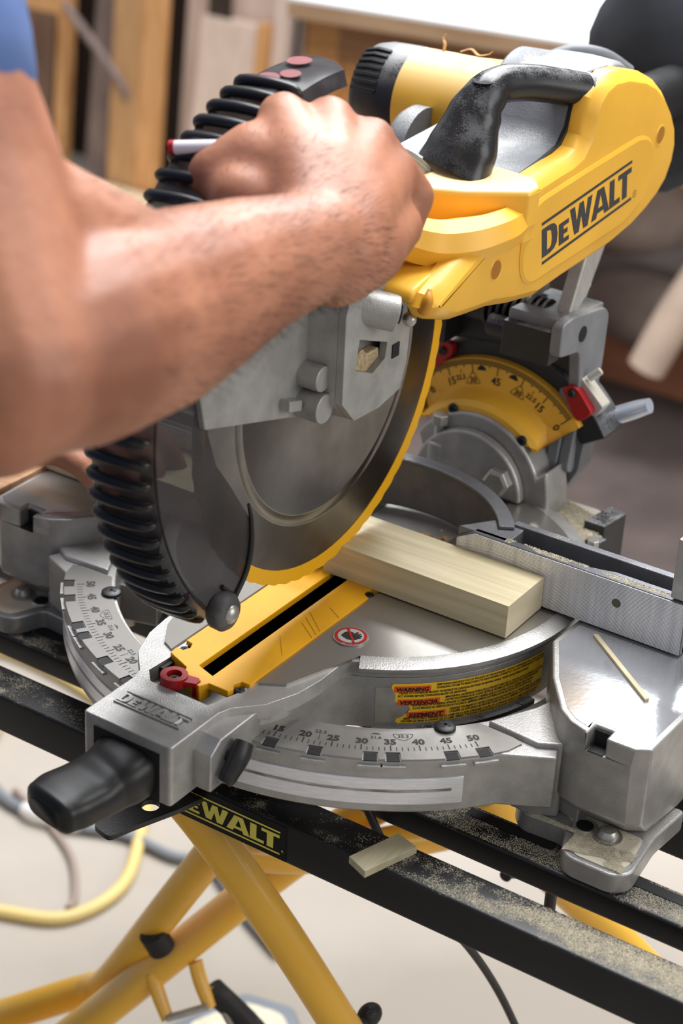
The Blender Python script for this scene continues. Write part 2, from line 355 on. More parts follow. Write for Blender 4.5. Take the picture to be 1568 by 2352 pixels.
# miter scale plate with notches
an = [0, 15, 22.5, 31.6, 35.3, 45, 50.5]
angs = sorted(set([-a for a in an]+an)); outer = []
a = -53.
def pol(r, a, z=None): return (r*sin(R(a)), -r*cos(R(a)))
for c in angs:
    outer += [pol(236.6, a+(c-1.25-a)*k/4) for k in range(5)] if c-1.25 > a else []
    outer += [pol(228.5, c-1.25), pol(228.5, c+1.25), pol(236.6, c+1.25)]; a = c+1.25
outer += [pol(236, 54.5), pol(232, 57.5), pol(224, 57)]
outer = outer[:] ; outer[0:0] = [pol(224, -57), pol(232, -57.5), pol(236, -54.5)]
inn = [pol(201, x) for x in range(53, -54, -2)]
mscale = G().prism(outer+inn, 2, -28.6, -27.2).obj('miter_scale', STEEL, saw, smooth=20)
for c in an[1:]:
    for s in (1, -1):
        q = [pol(229, s*c-1.1), pol(237.2, s*c-1.1), pol(237.2, s*c+1.1), pol(229, s*c+1.1)]; G().prism(q, 2, -28.9, -28.3).obj('detent_notch', DARK, saw, smooth=0)
for c in an[1:]:
    for s in (1, -1):
        q = [pol(236, s*c-2.0), pol(239.5, s*c-2.0), pol(239.5, s*c+2.0), pol(236, s*c+2.0)]; G().prism(q, 2, -33.5, -31.5).obj('detent_ledge', CAST, saw, smooth=0)
def polar_text(g, s, a, r, z, size, sg=1, bold=.02, width=None):
    vs, fs = text(s, size, bold=bold, align='CENTER')
    ca, sa = cos(R(a)), sin(R(a)); o = V((r*sa, -r*ca, z)); ux = V((ca, sa, 0)); uy = V((-sa, ca, 0))
    g.mapped(vs, fs, lambda x, y: o+ux*x+uy*y)
g = G(); Z = -27.1
def tick(g, a, r0_, r1_, wdt=.7):
    o0, o1 = V(pol(r0_, a)+(Z,)), V(pol(r1_, a)+(Z,)); d = V((cos(R(a)), sin(R(a)), 0))*wdt/2
    g.add([o0-d, o1-d, o1+d, o0+d], [(0, 1, 2, 3)])
for a in range(-50, 51):
    M5 = a % 5 == 0; tick(g, a, 227, 220.8 if M5 else 222.8, .95 if M5 else .65)
for a in (20, 25, 30, 35, 40, 45, 50, 15, 10):
    for s in (1, -1): polar_text(g, str(a), s*a, 219.6, Z, 8.4, bold=.05)
for s in (1, -1):
    polar_text(g, '22.5', s*22.5, 213.2, Z, 4.8); tick(g, s*22.5, 221, 214.5, .45); polar_text(g, '31.6', s*32.5, 213.4, Z, 4.4); polar_text(g, '35.3', s*37.5, 211.6, Z, 4.6)
    c = V(pol(210.5, s*37.5)+(Z,)); t0 = R(s*37.5); pts = rnd([(-7.5, 3.4), (7.5, 3.4), (5.5, -1.6), (0, -5.2), (-5.5, -1.6)], 2, 3)
    pp = [c+V((cos(t0), sin(t0), 0))*x+V((-sin(t0), cos(t0), 0))*y for x, y in pts]; n = len(pp)
    pi_ = [c+(p-c)*.9 for p in pp]
    g.add(pp+pi_, [(i, (i+1) % n, n+(i+1) % n, n+i) for i in range(n)])
    g.add([V(pol(208.4-1.8*sin(pi*k/6), s*32.5-1.0+2.0*k/6)+(Z,)) for k in range(7)]+[V(pol(208.2, s*32.5)+(Z,))], [(0, 1, 2, 3, 4, 5, 6, 7)])
g.obj('scale_marks', BLKP, mscale, smooth=0)
def screw(parent, loc, r=5.5, mt=None, tilt=None):
    g = G(); g.lathe((0, 0), 2, [(0, r), (1.8, r), (3, r*.75)], 18)
    o = g.obj('screw', mt or BLKD, parent, bevel=.3)
    s_ = G().box(-r*.55, r*.55, -r*.13, r*.13, 3, 3.15); s_.box(-r*.13, r*.13, -r*.55, r*.55, 3, 3.15); s2 = s_.obj('screw_recess', DARK, o, smooth=0)
    o.location = V(loc)/1000
    if tilt: o.rotation_euler = tilt
    return o
for s in (1, -1): screw(saw, (s*145, -140.5, -27.2), 7.5, BLK)
# bright wear band on the skirt
band = G()
for lo, hi in ((5, 47), (-47, -5)):
    q = sector((0, 0), 236, 238.2, lo-90, hi-90, 30); band.prism(q, 2, -63, -42)
band.obj('wear_band', BRIGHT, saw, bevel=.8)
g = G()
for lo, hi in ((6, 45), (-45, -6)): g.prism(sector((0, 0), 236, 238.5, lo-90, hi-90, 30), 2, -52.5, -50.5)
g.obj('wear_scratch', mat('wear_scratch', (120, 116, 112), .5, .6, .5, 60, rgb2=(190, 190, 192), stretch=(1, 1, 6)), saw, smooth=0)

# turntable with arm and handle box
slot = [(-30, -200), (30, -200), (30, 62), (-30, 62)]
arm = [pol(165, 27), (72, -164), (67, -182), (60, -196), (53, -212), (50, -226), (50, -256), (48, -270), (37, -274), (35, -293), (28, -300), (-28, -300), (-35, -293), (-36, -262), (-53, -222), (-60, -200), (-62, -182), (-60, -168)]
disc = [pol(165, a) for a in range(27, 333, 3)]
outl = [pol(165, a) for a in range(30, 337, 4)]+[(-60, -168), (-62, -182), (-60, -200), (-53, -218), (-37, -236), (-35, -262)][0:0]
right_arm = [(-66, -151), (-66, -176), (-63, -198), (-54, -222), (-38, -240), (-35, -252)]
left_pts = [(-x, y) for x, y in right_arm][::-1]
full = [pol(165, a) for a in range(26, 335, 4)]+right_arm+[(-35, -294), (-29, -300), (29, -300), (35, -294)]+left_pts
cav = [(-24, -236), (-24, -212), (-31, -196), (31, -196), (31, -205), (22, -224), (-14, -240)]
g = G(); g.prism([pol(158.5, a) for a in range(26, 335, 4)]+[(-66, -146)]+full[len([0 for a in range(26, 335, 4)])+1:], 2, -14, -2.5, holes=[[(-33, -236), (-24, -246), (24, -246), (31, -222), (31, -196), (31, 40), (-31, 40), (-31, -200)]])
g.prism([pol(159, a) for a in range(26, 335, 4)]+[(-60, -160), (-50, -205), (-33, -232), (-33, -250), (33, -250), (33, -232), (50, -205), (60, -160)], 2, -55, -14, holes=[[(-28, -246), (28, -246), (31, 40), (-31, 40)]])
turn = g.obj('turntable', CAST, saw, bevel=1.5)
# machined top
top = [pol(153, a) for a in range(26, 335, 4)]+[(-58, -140), (-62, -164), (-58, -190), (-50, -204), (-38, -212), (-37, -100), (-37, 64), (37, 64), (37, -100), (37, -212), (50, -204), (58, -190), (62, -164), (58, -140)]
G().prism([pol(153, a) for a in range(28, 167, 4)]+[(36, 60), (36, -206), (52, -196), (60, -172)], 2, -3, -.6).obj('table_surface', MACH, saw)
G().prism(mir([pol(153, a) for a in range(28, 167, 4)]+[(36, 60), (36, -208), (46, -203), (58, -184), (65, -160), (67, -148)]), 2, -3, -.6).obj('table_surface', MACH, saw)
g = G(); n = 80
rg = lambda r, z: [pol(r, 28+304*i/n)+(z,) for i in range(n+1)]
g.loft([rg(153, -.6), rg(158, -1.0), rg(165.3, -3.4), rg(165.3, -6.5), rg(161, -9.5)], cap=False, closed=False); g.obj('table_rim', CAST, saw, smooth=60)
# added black box closing the slot from below so it stays dark
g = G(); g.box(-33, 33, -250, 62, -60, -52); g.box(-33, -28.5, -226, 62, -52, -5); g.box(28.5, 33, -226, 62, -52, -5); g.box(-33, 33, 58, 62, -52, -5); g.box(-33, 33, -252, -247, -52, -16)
g.obj('slot_liner', DARK, saw, smooth=0)
# handle box
g = G()
g.prism(rnd([(-36, -300.6), (36, -300.6), (36, -246), (-36, -246)], 3), 2, -48, -2.2)
g.prism([(-222, -8), (-266, -8), (-277, -16), (-277, -44), (-222, -44)], 0, 34, 50)

g.obj('handle_box', CAST, saw, bevel=1.2, seg=2)
G().box(-27, 27, -301.2, -299, -47, -10).obj('lever_opening_shade', DARK, saw, smooth=0)  # near-black plate painting the shade around the lever, the box stays solid
vs, fs = logo(); g = G()
g.mapped(vs, fs, frame((-27, -281, -2.1), (54, 0, 0), (0, 15, 0))); g2 = G()
me = g
g.obj('embossed_logo', CAST, saw, smooth=0).modifiers.new('t', 'SOLIDIFY').thickness = .0012
# raised rails on top of the arm

# lever
g = G()
secs = [((0, -246, -34), 25, 22), ((0, -272, -36), 25, 23), ((-2, -300, -42), 24, 21), ((-8, -322, -50), 22, 17), ((-22, -344, -56), 24, 15), ((-36, -360, -57), 24, 14), ((-44, -368, -57), 20, 11)]
secs = [((0, -262, -30), 25, 17), ((0, -296, -30), 25, 18), ((0, -308, -31), 24, 17.5), ((-3, -320, -33), 22.5, 15.5), ((-6, -334, -34), 23.5, 13.5), ((-9, -350, -33), 24, 13), ((-11, -362, -33), 22, 12), ((-12, -368, -33), 14, 7)]
g.tube([s_[0] for s_ in secs], [(s_[1], s_[2]) for s_ in secs], 24, 6, sq=.62)
g.obj('lever', mat('black_lever', (13, 13, 14), .42, 0, .2, 40), saw, smooth=60)
g = G(); g.tube([(50, -257, -24), (57, -257, -24)], 5, 14); g.tube([(57, -250, -16), (58, -257, -23), (57, -266, -33), (56, -270, -37)], [(6, 8), (7, 9), (6, 7), (5, 5)], 14); g.obj('thumb_knob', BLK, saw, smooth=60)
g = G(); g.prism(rnd([(46, 0), (46, 1)], 1) if False else arc((0, 0), 9.5, 0, 360, 24)[:-1], 2, -2, 5, holes=[arc((0, 0), 5.2, 0, 360, 18)[:-1]]); g.prism([(7, -3.5), (18, 1), (15, 8), (4, 6)], 2, 0, 3.5); g.box(13.5, 17, 2, 7, -9, 3)
o = g.obj('red_pointer', RED, saw, bevel=.8); o.location = (-.011, -.237, -.0015)
screw(saw, (-11, -237, -2.5), 5, BLK)
# kerf plates
kp = [(-34, -204), (-34, -212), (-31, -219), (-12, -224), (-10, -231), (8, -236), (12, -228), (20, -232), (26, -229), (34, -214), (34, 58), (-34, 58)]
n1 = [(-34, -200), (-28, -200), (-25, -204), (-28, -209)]
kerf_o = [(-34, -212), (-31, -219), (-13, -222), (-9, -232), (9, -236), (12, -229), (22, -229), (28, -224), (26, -218), (29, -212), (34, -213), (34, -62), (29, -59), (28, -54), (34, -51), (34, 58), (-34, 58), (-34, -60), (-29, -57), (-28, -52), (-34, -49), (-34, -196), (-27, -199), (-26, -205), (-30, -208)]
kerf_o = [(-34, -205), (-33, -213), (-13, -221), (-9, -231), (8, -235), (11, -228), (27, -228), (28, -223), (25, -219), (27, -213), (34, -213), (34, -66), (29, -64), (27, -59), (29, -54), (34, -52), (34, 28), (-34, 28), (-34, -52), (-29, -54), (-27, -59), (-29, -64), (-34, -66), (-34, -194), (-28, -195), (-26, -200), (-28, -205)]
G().prism(kerf_o, 2, -5, .2, holes=[[(-7.5, -207), (-7.5, -214), (7.5, -219), (7.5, -212), (7.5, 24), (-7.5, 24)]]).prism([(-33, -205), (-33, -212.5), (-13, -220.5), (-9, -230.5), (8, -234.5), (10, -228), (10, -224), (-8, -219), (-30, -208)], 2, -13, -5).obj('kerf_plate', YELP, saw, bevel=.7)
for x, y in ((31, -219), (-31, -201), (31, -59), (-31, -59)): screw(saw, (x*.97, y, -4.5), 3.8, BLK)
g = G()
SCR = mat('plate_scratch', (120, 82, 22), .6)
for k, (x0, y0, x1, y1) in enumerate([(12, -110, 33, -128), (14, -118, 33, -133), (16, -126, 33, -138), (20, -96, 33, -104), (22, -30, 33, -26), (14, -150, 30, -170)]):
    d = .25; G().add([(x0, y0, .3), (x1, y1, .3), (x1, y1+d*2, .3), (x0, y0+d*2, .3)], [(0, 1, 2, 3)]).obj('scratch', SCR, saw, smooth=0)
# no-hands sign on the table
sg = G().cyl((0, 0), 2, 12.5, -.5, .6, 36).obj('no_hands_sign', ZINC, saw); sg.location = (.0535, -.1195, 0)
G().cyl((0, 0), 2, 11.6, .6, .75, 36).obj('sign_ring', RED, sg, smooth=0)
G().cyl((0, 0), 2, 9.3, .75, .9, 36).obj('sign_face', mat('sign_face', (170, 168, 162), .4), sg, smooth=0)
g = G(); g.prism(rnd([(-6, -4), (1, -6), (6, -3), (7, 1), (2, 3), (-2, 5), (-6, 2)], 1.5), 2, .9, 1.0)
for k, (x, y) in enumerate([(5, 5.5), (7, 3.5), (2, 6.5), (7.5, 1)]): g.tube([(1, 1, 1), (x, y, 1)], [(1.1, .2), (.9, .2)], 8, 2)
g.obj('sign_hand', BLKP, sg, smooth=0)
G().prism([(-7.4, 6.2), (-6.2, 7.4), (7.4, -6.2), (6.2, -7.4)], 2, 1.1, 1.3).obj('sign_bar', RED, sg, smooth=0)
# warning label wrapped on the table skirt
RL = 159.0
def cylm(off):
    def fn(u, v):
        a = R(37)+u/RL; return V(((RL+off)*sin(a), -(RL+off)*cos(a), -18.5+v))
    return fn
def strip(g, poly, off, n=40):
    us = [p[0] for p in poly]; u0_, u1_ = min(us), max(us); bm = bmesh.new()
    vs = [bm.verts.new((p[0], p[1], 0)) for p in poly]; bm.faces.new(vs)
    for k in range(1, n):
        x = u0_+(u1_-u0_)*k/n; bmesh.ops.bisect_plane(bm, geom=bm.verts[:]+bm.edges[:]+bm.faces[:], plane_co=(x, 0, 0), plane_no=(1, 0, 0))
    bm.verts.index_update(); P_ = [cylm(off)(v.co.x, v.co.y) for v in bm.verts]; g.add(P_, [tuple(v.index for v in f.verts) for f in bm.faces]); bm.free()
lab = G(); strip(lab, [(-1, 0), (124, 0), (124, -32), (4, -32.5), (2, -31), (3, -28.5), (7, -27), (10, -24), (12, -21), (11, -18), (8, -17), (4, -16.5), (1, -14), (1, -9), (-1, -5), (-2, -2.5)], .3)
labo = lab.obj('warning_label', LABY, saw, smooth=60)
g = G(); strip(g, [(-13, -3), (-1, -3), (2, -8), (8, -20), (10, -28), (4, -32), (-12, -32)], .2); g.obj('torn_label_backing', LABC, saw, smooth=60)
g = G(); tx = G()
for (u, v, wd, s_) in [(1, -6.2, 24, 'WARNING'), (4, -17.0, 28, 'VERTENCIA'), (11, -27.6, 26, 'SSEMENT')]:
    strip(g, rnd([(u-1, v-.8), (u+wd+1, v-.8), (u+wd+1, v+4.3), (u-1, v+4.3)], .6, 2), .45, 12)
    vs, fs = text(s_, 4.4, .15, .03, wd-1); tx.mapped(vs, fs, lambda a_, b_, u=u, v=v: cylm(.7)(a_+u+.3, b_+v+.1))
g.obj('orange_box', LABO, labo, smooth=60)
rows = [(30, -2.6, 96, 'KEEP HANDS AND BODY OUT OF THE PATH OF THE SAW BLADE. CONTACT WITH BLADE WILL RESULT IN SERIOUS'), (30, -5.0, 94, 'GUARDING SYSTEM TO MAKE SURE IT IS FUNCTIONING CORRECTLY. DO NOT PERFORM ANY OPERATION'),
        (3, -8.3, 104, 'Y BLADE TO STOP BEFORE MOVING WORKPIECE OR CHANGING SETTINGS OR MOVING HANDS.  NEVER CROSS ARMS IN FRONT'), (3, -10.8, 50, 'ECT POWER BEFORE CHANGING BLADE OR SERVICING.'),
        (37, -13.6, 90, 'MANTENGA LAS MANOS FUERA DE LA TRAYECTORIA DE LA CUCHILLA DE LA SIERRA. EL CONTACTO'), (37, -16.0, 90, 'LAS PROTECCIONES EN SU LUGAR. REVISE EL SISTEMA DE PROTECCION PARA ASEGURARSE QUE'),
        (13, -18.6, 100, 'POR DETRAS DE LA SIERRA APAGUE LA HERRAMIENTA Y ESPERE QUE LA CUCHILLA DE LA SIERRA SE DETENGA'), (14, -21.0, 98, 'E LOS BRAZOS AL FRENTE DE LA CUCHILLA. SIEMPRE APRIETE LAS PERILLAS DE AJUSTE ANTES DE CADA USO'),
        (41, -24.2, 86, 'GARDEZ VOS MAINS ET VOTRE CORPS HORS DE PORTEE DE LA TRAJECTOIRE DE LA LAME DE LA'), (41, -26.5, 86, "UTILISER LA SCIE SANS LES PROTECTEURS EN PLACE. VERIFIEZ LE SYSTEME DE PROTECTION"),
        (8, -29.4, 112, "MAIS TOUCHER L'ARRIERE DE LA LAME DE LA SCIE ETEIGNEZ L'OUTIL ET ATTENDEZ QUE LA LAME S'ARRETE AVANT"), (6, -31.6, 112, "CROISER LES BRAS A L'AVANT DE LA LAME. SERREZ TOUJOURS LES BOUTONS DE REGLAGE AVANT CHAQUE UTILISATION")]
for u, v, wd, s_ in rows:
    vs, fs = text(s_, 2.4, .15, .03, wd)
    tx.mapped([p for p in vs], [f for f in fs], lambda a_, b_, u=u, v=v: cylm(.6)(min(a_+u, 123.5), b_+v))
tx.obj('label_text', BLKP, labo, smooth=0)
# black skirt seal under the turntable
G().prism(sector((0, 0), 158, 163, -58, -12, 30), 2, -58, -54).obj('skirt_seal', BLKD, saw)

# fence
g = G()
for s in (1, -1):
    q = [(66*s, .8), (66*s, 34), (80*s, 42), (250*s, 42), (250*s, .8)]; g.prism(q, 1, 0, 7)
    q = [(98*s, 4), (98*s, 44), (250*s, 44), (250*s, 4)]; g.prism(q, 1, 26, 33)
    q = [(66*s, 2), (108*s, 2), (108*s, 30), (88*s, 34)]; g.prism(q, 2, 30, 42); g.prism([(96*s, 2), (250*s, 2), (250*s, 32), (96*s, 32)], 2, .8, 8)
    g.prism([(170*s, 7), (250*s, 7), (250*s, 12), (190*s, 12), (180*s, 9)], 2, 30, 42)
g.prism(sector((0, -41), 112, 119, 31, 149, 40), 2, .8, 42)
g.prism(sector((0, -41), 108, 120, 31, 149, 40), 2, 42, 45)
fence = g.obj('fence', DARKC, saw, bevel=1.2)
for s in (1, -1):
    q = [(67*s, 2), (67*s, 33.5), (81*s, 41), (249*s, 41), (249*s, 1)]
    hl = arc((198*s, 25), 3.6, 0, 360, 14)[:-1]
    G().prism(q, 1, -.7, 0, holes=[hl]).obj('fence_face', FENCEM, saw, smooth=0)
    G().cyl((198*s, 25), 1, 3.4, -.5, -.1, 14).obj('fence_hole', mat('hole_dark', (90, 84, 74), .8), saw)
    G().prism([(237*s, 44), (237*s, 90), (330*s, 90), (330*s, 44)], 1, -1, 8).obj('sliding_fence', CAST, saw, bevel=1)
g = G(); 
# sawdust heap on the rear of the base
# rear pivot: trunnion casting
g = G(); g.prism([(-44, -50)]+[(-46, 10)]+arc((0, 0), 62, 150, 20, 20)+[(66, 30), (70, 8), (74, -50)], 1, 142, 178)
g.prism(arc((0, 0), 50, 180, 0, 20), 1, 132, 142)
g.cyl((-31, 138), 2, 9, -10, 32, 20)
g.prism([(60, -30), (96, -30), (96, -16), (60, -16)], 1, 118, 190)
trn = g.obj('trunnion', CAST, saw, bevel=3, seg=3)
g = G(); g.lathe((31, 17), 1, [(122, 9), (124, 12), (133, 12)], 6); g.obj('pivot_bolt', ZINC, saw, bevel=.6)
g = G(); g.cyl((0, 0), 2, 7, 0, 9, 6); g.cyl((0, 0), 2, 4, -14, 0, 14); o = g.obj('stop_bolt', ZINC, saw, bevel=.6); o.location = (-.031, .138, .046)
g = G(); g.lathe((64, 138), 2, [(-14, 13), (-8, 12), (-8, 9.5), (-7, 9), (-7, 6), (-8, 5)], 24); g.obj('base_boss', DARKC, saw)
# bevel scale
BC = lambda r, a, y: (r*sin(R(a)), y, r*cos(R(a)))
g = G(); n = 40; prof = [(99, 176), (98, 172.5), (75, 169), (72, 165), (70, 150), (66, 146), (57, 146), (56, 150), (56, 160), (99, 182)]
rings = []
for i in range(n+1):
    a = -51+102*i/n; k = 1 if -47 < a < 47 else .0
    rings.append([BC(r if r > 60 or abs(a) < 38 else r+ (abs(a)-38)*1.1, a, y) for r, y in prof])
g.loft(rings); bsc = g.obj('bevel_scale', YEL, saw, smooth=30, bevel=.8)
g = G(); yy = 172.35
def btick(a, r0_, r1_, wd=.6):
    def q(r, o_): x, y, z = BC(r, a, 169+(r-75)*3.5/23-.35); return V((x+cos(R(a))*o_, y, z-sin(R(a))*o_))
    g.add([q(r0_, -wd/2), q(r1_, -wd/2), q(r1_, wd/2), q(r0_, wd/2)], [(0, 1, 2, 3)])
for a in range(-45, 46): btick(a, 97.2, 92.4 if a % 5 else 90.8, .85)
for a in (-45, -30, -15, 0, 15, 30, 45): btick(a, 96.5, 86, .8)
for a in (-22.5, 22.5): btick(a, 89, 86, .5)
def btext(s, a, r, size):
    vs, fs = text(s, size, 0, .02, align='CENTER')
    def fn(x, y):
        rr = r+y; b = V(BC(rr, a, 169+(rr-75)*3.5/23-.4)); return b+V((cos(R(a)), 0, -sin(R(a))))*x
    g.mapped(vs, fs, fn)
for a, s_ in ((-45, '0'), (-30, '15'), (0, '45'), (30, '15'), (45, '0')): btext(s_, a, 78.5, 8.6)
for s in (1, -1):
    btext('22.5', s*23.2, 81, 5.6); btext('30', s*15, 77.9, 6.6)
    c = V(BC(80.5, s*15, 169.2)); t0 = R(s*15); pts = rnd([(-7.5, -3.6), (7.5, -3.6), (1.2, 6), (-1.2, 6)], 3, 4); ux = V((cos(t0), 0, -sin(t0))); uy = V((sin(t0), .15, cos(t0)))
    pp = [c+ux*x+uy*y for x, y in pts]; pi_ = [c+ux*x*.9+uy*y*.88 for x, y in pts]; n = len(pp); g.add(pp+pi_, [(i, (i+1) % n, n+(i+1) % n, n+i) for i in range(n)])
    c = V(BC(90.2, s*9.5, 170.9)); t0 = R(s*9.5); ux = V((cos(t0), 0, -sin(t0))); uy = V((sin(t0), .15, cos(t0)))
    hd = [c+ux*4*cos(pi*k/8)+uy*(3.8*sin(pi*k/8)-2) for k in range(9)]; g.add(hd, [tuple(range(9))])
g.obj('bevel_marks', BLKP, bsc, smooth=0)
for a in (-22, 39): 
    b = BC(64, a, 146); screw(saw, (b[0], 146.2, b[2]), 4.4, BLK, (R(90), 0, 0))
# bevel bracket
g = G(); g.prism(sector((0, 0), 88, 112, 30, 150, 40), 1, 178, 214)
g.prism([(-52, 104), (-52, 124), (-40, 136), (30, 136), (60, 120), (68, 100), (40, 108), (0, 112), (-30, 108)], 1, 178, 208)
g.obj('bevel_bracket', BLKD, saw, bevel=2)
g = G(); g.prism(rnd([(130, 134), (131, 160), (150, 162), (205, 154), (214, 146), (213, 108), (208, 70), (196, 30), (176, 18), (168, 24), (176, 60), (172, 100), (166, 128)], 6), 0, 62, 72)
g.prism(rnd([(166, 20), (196, 26), (212, 100), (180, 100)], 6), 0, 52, 62)
g.prism([(140, 150), (210, 146), (210, 156), (140, 160)], 0, 20, 68)
g.obj('hinge_plate', GREYP, saw, bevel=2)
g = G(); g.cyl((167, 143), 0, 6.5, 71.5, 72.6, 20); o = g.obj('hinge_hole', DARK, saw)
g = G(); g.tube([(-40, 178, 142), (62, 178, 142)], 16, 18); g.tube([(0, 150, 138), (58, 150, 138)], 9, 14)
for k in range(9): g.cyl((168, 146), 0, 17, -10+k*6, -7+k*6, 20)
g.box(-54, -40, 150, 190, 110, 150); g.box(20, 62, 132, 150, 124, 152)
g.obj('hinge_spring', BLKD, saw, bevel=.8)
g = G(); g.prism([(180, 152), (215, 152), (240, 190), (290, 260), (275, 262), (225, 205)], 0, 44, 50); g.prism([(160, 156), (172, 152), (196, 172), (200, 215), (186, 215)], 0, 50, 62); g.prism([(160, 156), (196, 160), (200, 215), (186, 215)], 0, 20, 26)
g.obj('pivot_arm', CASTD, saw, bevel=2)
for q, sx, sz in (([(58, 93), (67, 98), (74, 94), (87, 79), (82, 72), (75, 68), (70, 74)], 68, 91), ([(-60, 97), (-56, 103), (-43, 103), (-42, 94), (-54, 80), (-60, 77)], -51, 95)):
    G().prism(rnd(q, 3), 1, 169, 177).obj('bevel_pointer', RED, saw, bevel=.8); screw(saw, (sx, 169, sz), 3.6, BLK, (R(90), 0, 0))
g = G(); g.prism(rnd([(62, 102), (67, 107), (93, 83), (88, 74), (83, 73), (84, 82)], 2), 1, 176, 190); g.tube([(76, 180, 102), (84, 184, 110)], 3.2, 10); g.obj('stop_cam', CASTD, saw, bevel=1)
g = G(); g.tube([(60, 210, 42), (80, 214, 56), (100, 217, 68), (114, 219, 76)], [(14, 7), (12, 7), (11, 7), (8, 6)], 16); g.obj('bevel_clamp_lever', mat('polished_lever', (196, 204, 218), .25, .6), saw, smooth=60)
g = G(); g.prism(rnd([(55, 60), (72, 78), (80, 60), (76, 20), (60, -10), (52, 0)], 4), 1, 180, 205); g.obj('pivot_housing', DARKC, saw, bevel=2)
g = G(); g.prism(rnd([(30, 104), (100, 104), (126, 116), (112, 172), (96, 190), (60, 190), (20, 150)], 4), 2, -46, -12); g.obj('rear_base', CASTD, saw, bevel=2)
g = G(); g.prism([(100, 150), (118, 150), (122, 182), (106, 186)], 2, -46, -4); g.prism([(112, 128), (124, 128), (126, 140), (114, 140)], 2, -40, -8); g.obj('rear_clamp', BLKD, saw, bevel=1)
g = G(); g.cyl((0, 0), 2, 5, 0, 12, 6); g.cyl((0, 0), 2, 3, -16, 0, 10); o = g.obj('detent_bolt', ZINC, saw, bevel=.5); o.location = (.124, .118, -.012)

# ------------------------------------------------------------------ saw head
BCx, BCz, BR = -82.5, 173., 152.6
g = G(); nt_ = 60
def bring(r, x): return [(x, BCx+r*cos(2*pi*i/120), BCz+r*sin(2*pi*i/120)) for i in range(120)]
g.loft([bring(6, .9), bring(100, .9), bring(100.6, 1.15), bring(102, 1.15), bring(102.6, .9), bring(108, .9), bring(108.6, 1.1), bring(110, 1.1), bring(110.6, .9), bring(142, .9), bring(142, -.9), bring(6, -.9)], cap=False)
blade = g.obj('blade', BLADE, saw, smooth=30)
g = G(); tp = []
for i in range(nt_*3):
    a = 2*pi*i/(nt_*3); r_ = [152.2, 152.6, 151.4][i % 3]; tp.append((BCx+r_*cos(a), BCz+r_*sin(a)))
g.prism(tp, 0, -1.25, 1.25, holes=[[(BCx+141.5*cos(2*pi*i/90), BCz+141.5*sin(2*pi*i/90)) for i in range(90)]]); g.obj('blade_teeth', BLADEY, blade, smooth=0)
# upper guard
ug = [(-238, 190), (-118, 158), (-98, 160), (-52, 176), (-46, 205), (-30, 236), (-40, 300), (-120, 318), (-190, 300), (-236, 262), (-246, 225)]
G().prism(ug, 0, 5, 12).obj('upper_guard', GUARDM, saw, bevel=1.5)
g = G(); q = sector((BCx, BCz), 156, 160, 25, 158, 40); g.prism(q, 0, -14, 12); g.prism(sector((BCx, BCz), 120, 160, 30, 110, 24), 0, 6, 11); g.obj('upper_guard_rim', GUARDM, saw, bevel=1)
G().prism([(-120, 200), (-30, 236), (-30, 300), (-120, 318), (-190, 300), (-236, 262), (-244, 235)], 0, -14, -7).obj('upper_guard_back', GUARDM, saw, bevel=1.5)
g = G(); out = [(-127, 238), (-126, 176), (-110, 159), (-78, 158), (-52, 163), (-46, 182), (-44, 206), (-60, 226), (-80, 250), (-122, 252)]
i1 = inset(out, 2.5)
win = [(-109, 217), (-73, 204), (-75, 193), (-90, 187), (-112, 196)]
g.loft([[(8, p[0], p[1]) for p in inset(out, -2)], [(34, p[0], p[1]) for p in out]], cap=False)
g.prism(inset(out, 0), 0, 33.9, 40, holes=[win]); g.prism(out, 0, 26, 27)
g.obj('gearbox_cover', GUARDM, saw, bevel=2.2, seg=3)
G().prism([(-112, 196), (-109, 200), (-96, 205), (-90, 200), (-76, 200), (-75, 193), (-90, 187), (-108, 192)], 0, 27, 35).obj('packed_sawdust', mat('packed_dust', (198, 176, 138), .95, 0, .2, 300, .5, 900), saw, bevel=1)
G().box(38, 40.6, -67, -58, 190, 200).obj('cover_slot', DARK, saw, smooth=0)
g = G(); g.tube([(8, -118, 243), (52, -84, 231)], 12.5, 22, 2); o = g.obj('cover_barrel', GUARDM, saw, bevel=1)
g = G(); g.tube([(52, -84, 231), (54, -82.5, 230.5)], 6.5, 16, 1); g.obj('barrel_socket', DARK, saw); g = G(); g.ball((56, -74, 225), 5); g.obj('barrel_screw', ZINC, saw)
g = G(); g.cyl((-131, 193), 0, 9, 6, 28, 24); g.cyl((-131, 172), 0, 10.5, 6, 30, 24); g.prism([(-158, 184), (-158, 176), (-143, 172), (-143, 180)], 0, 8, 20); g.obj('cover_boss', GUARDM, saw, bevel=1)
# lower guard: smoked plastic, ribs
lg = thing('lower_guard', '', '', (0, -90, 188)); del lg['label']; del lg['category']; lg.parent = saw; lg.location = V((0, -.090, .188+.100))
GY, GZ = -90, 188
def gp(r, a, x): return (x, GY+r*cos(R(a)), GZ+r*sin(R(a)))
g = G(); n = 60; rings = []
for i in range(n+1):
    a = -256+ (i/n)*(256-131)  # from 124 (i.e. -236) to -128 degrees
    rings.append([gp(192, a, 6), gp(197, a, -4), gp(198, a, -34), gp(195, a, -40), gp(192, a, -40), gp(194, a, -32), gp(193, a, -4), gp(188, a, 4)])
g.loft(rings); band_o = g.obj('guard_band', SMOKE, saw, smooth=40)
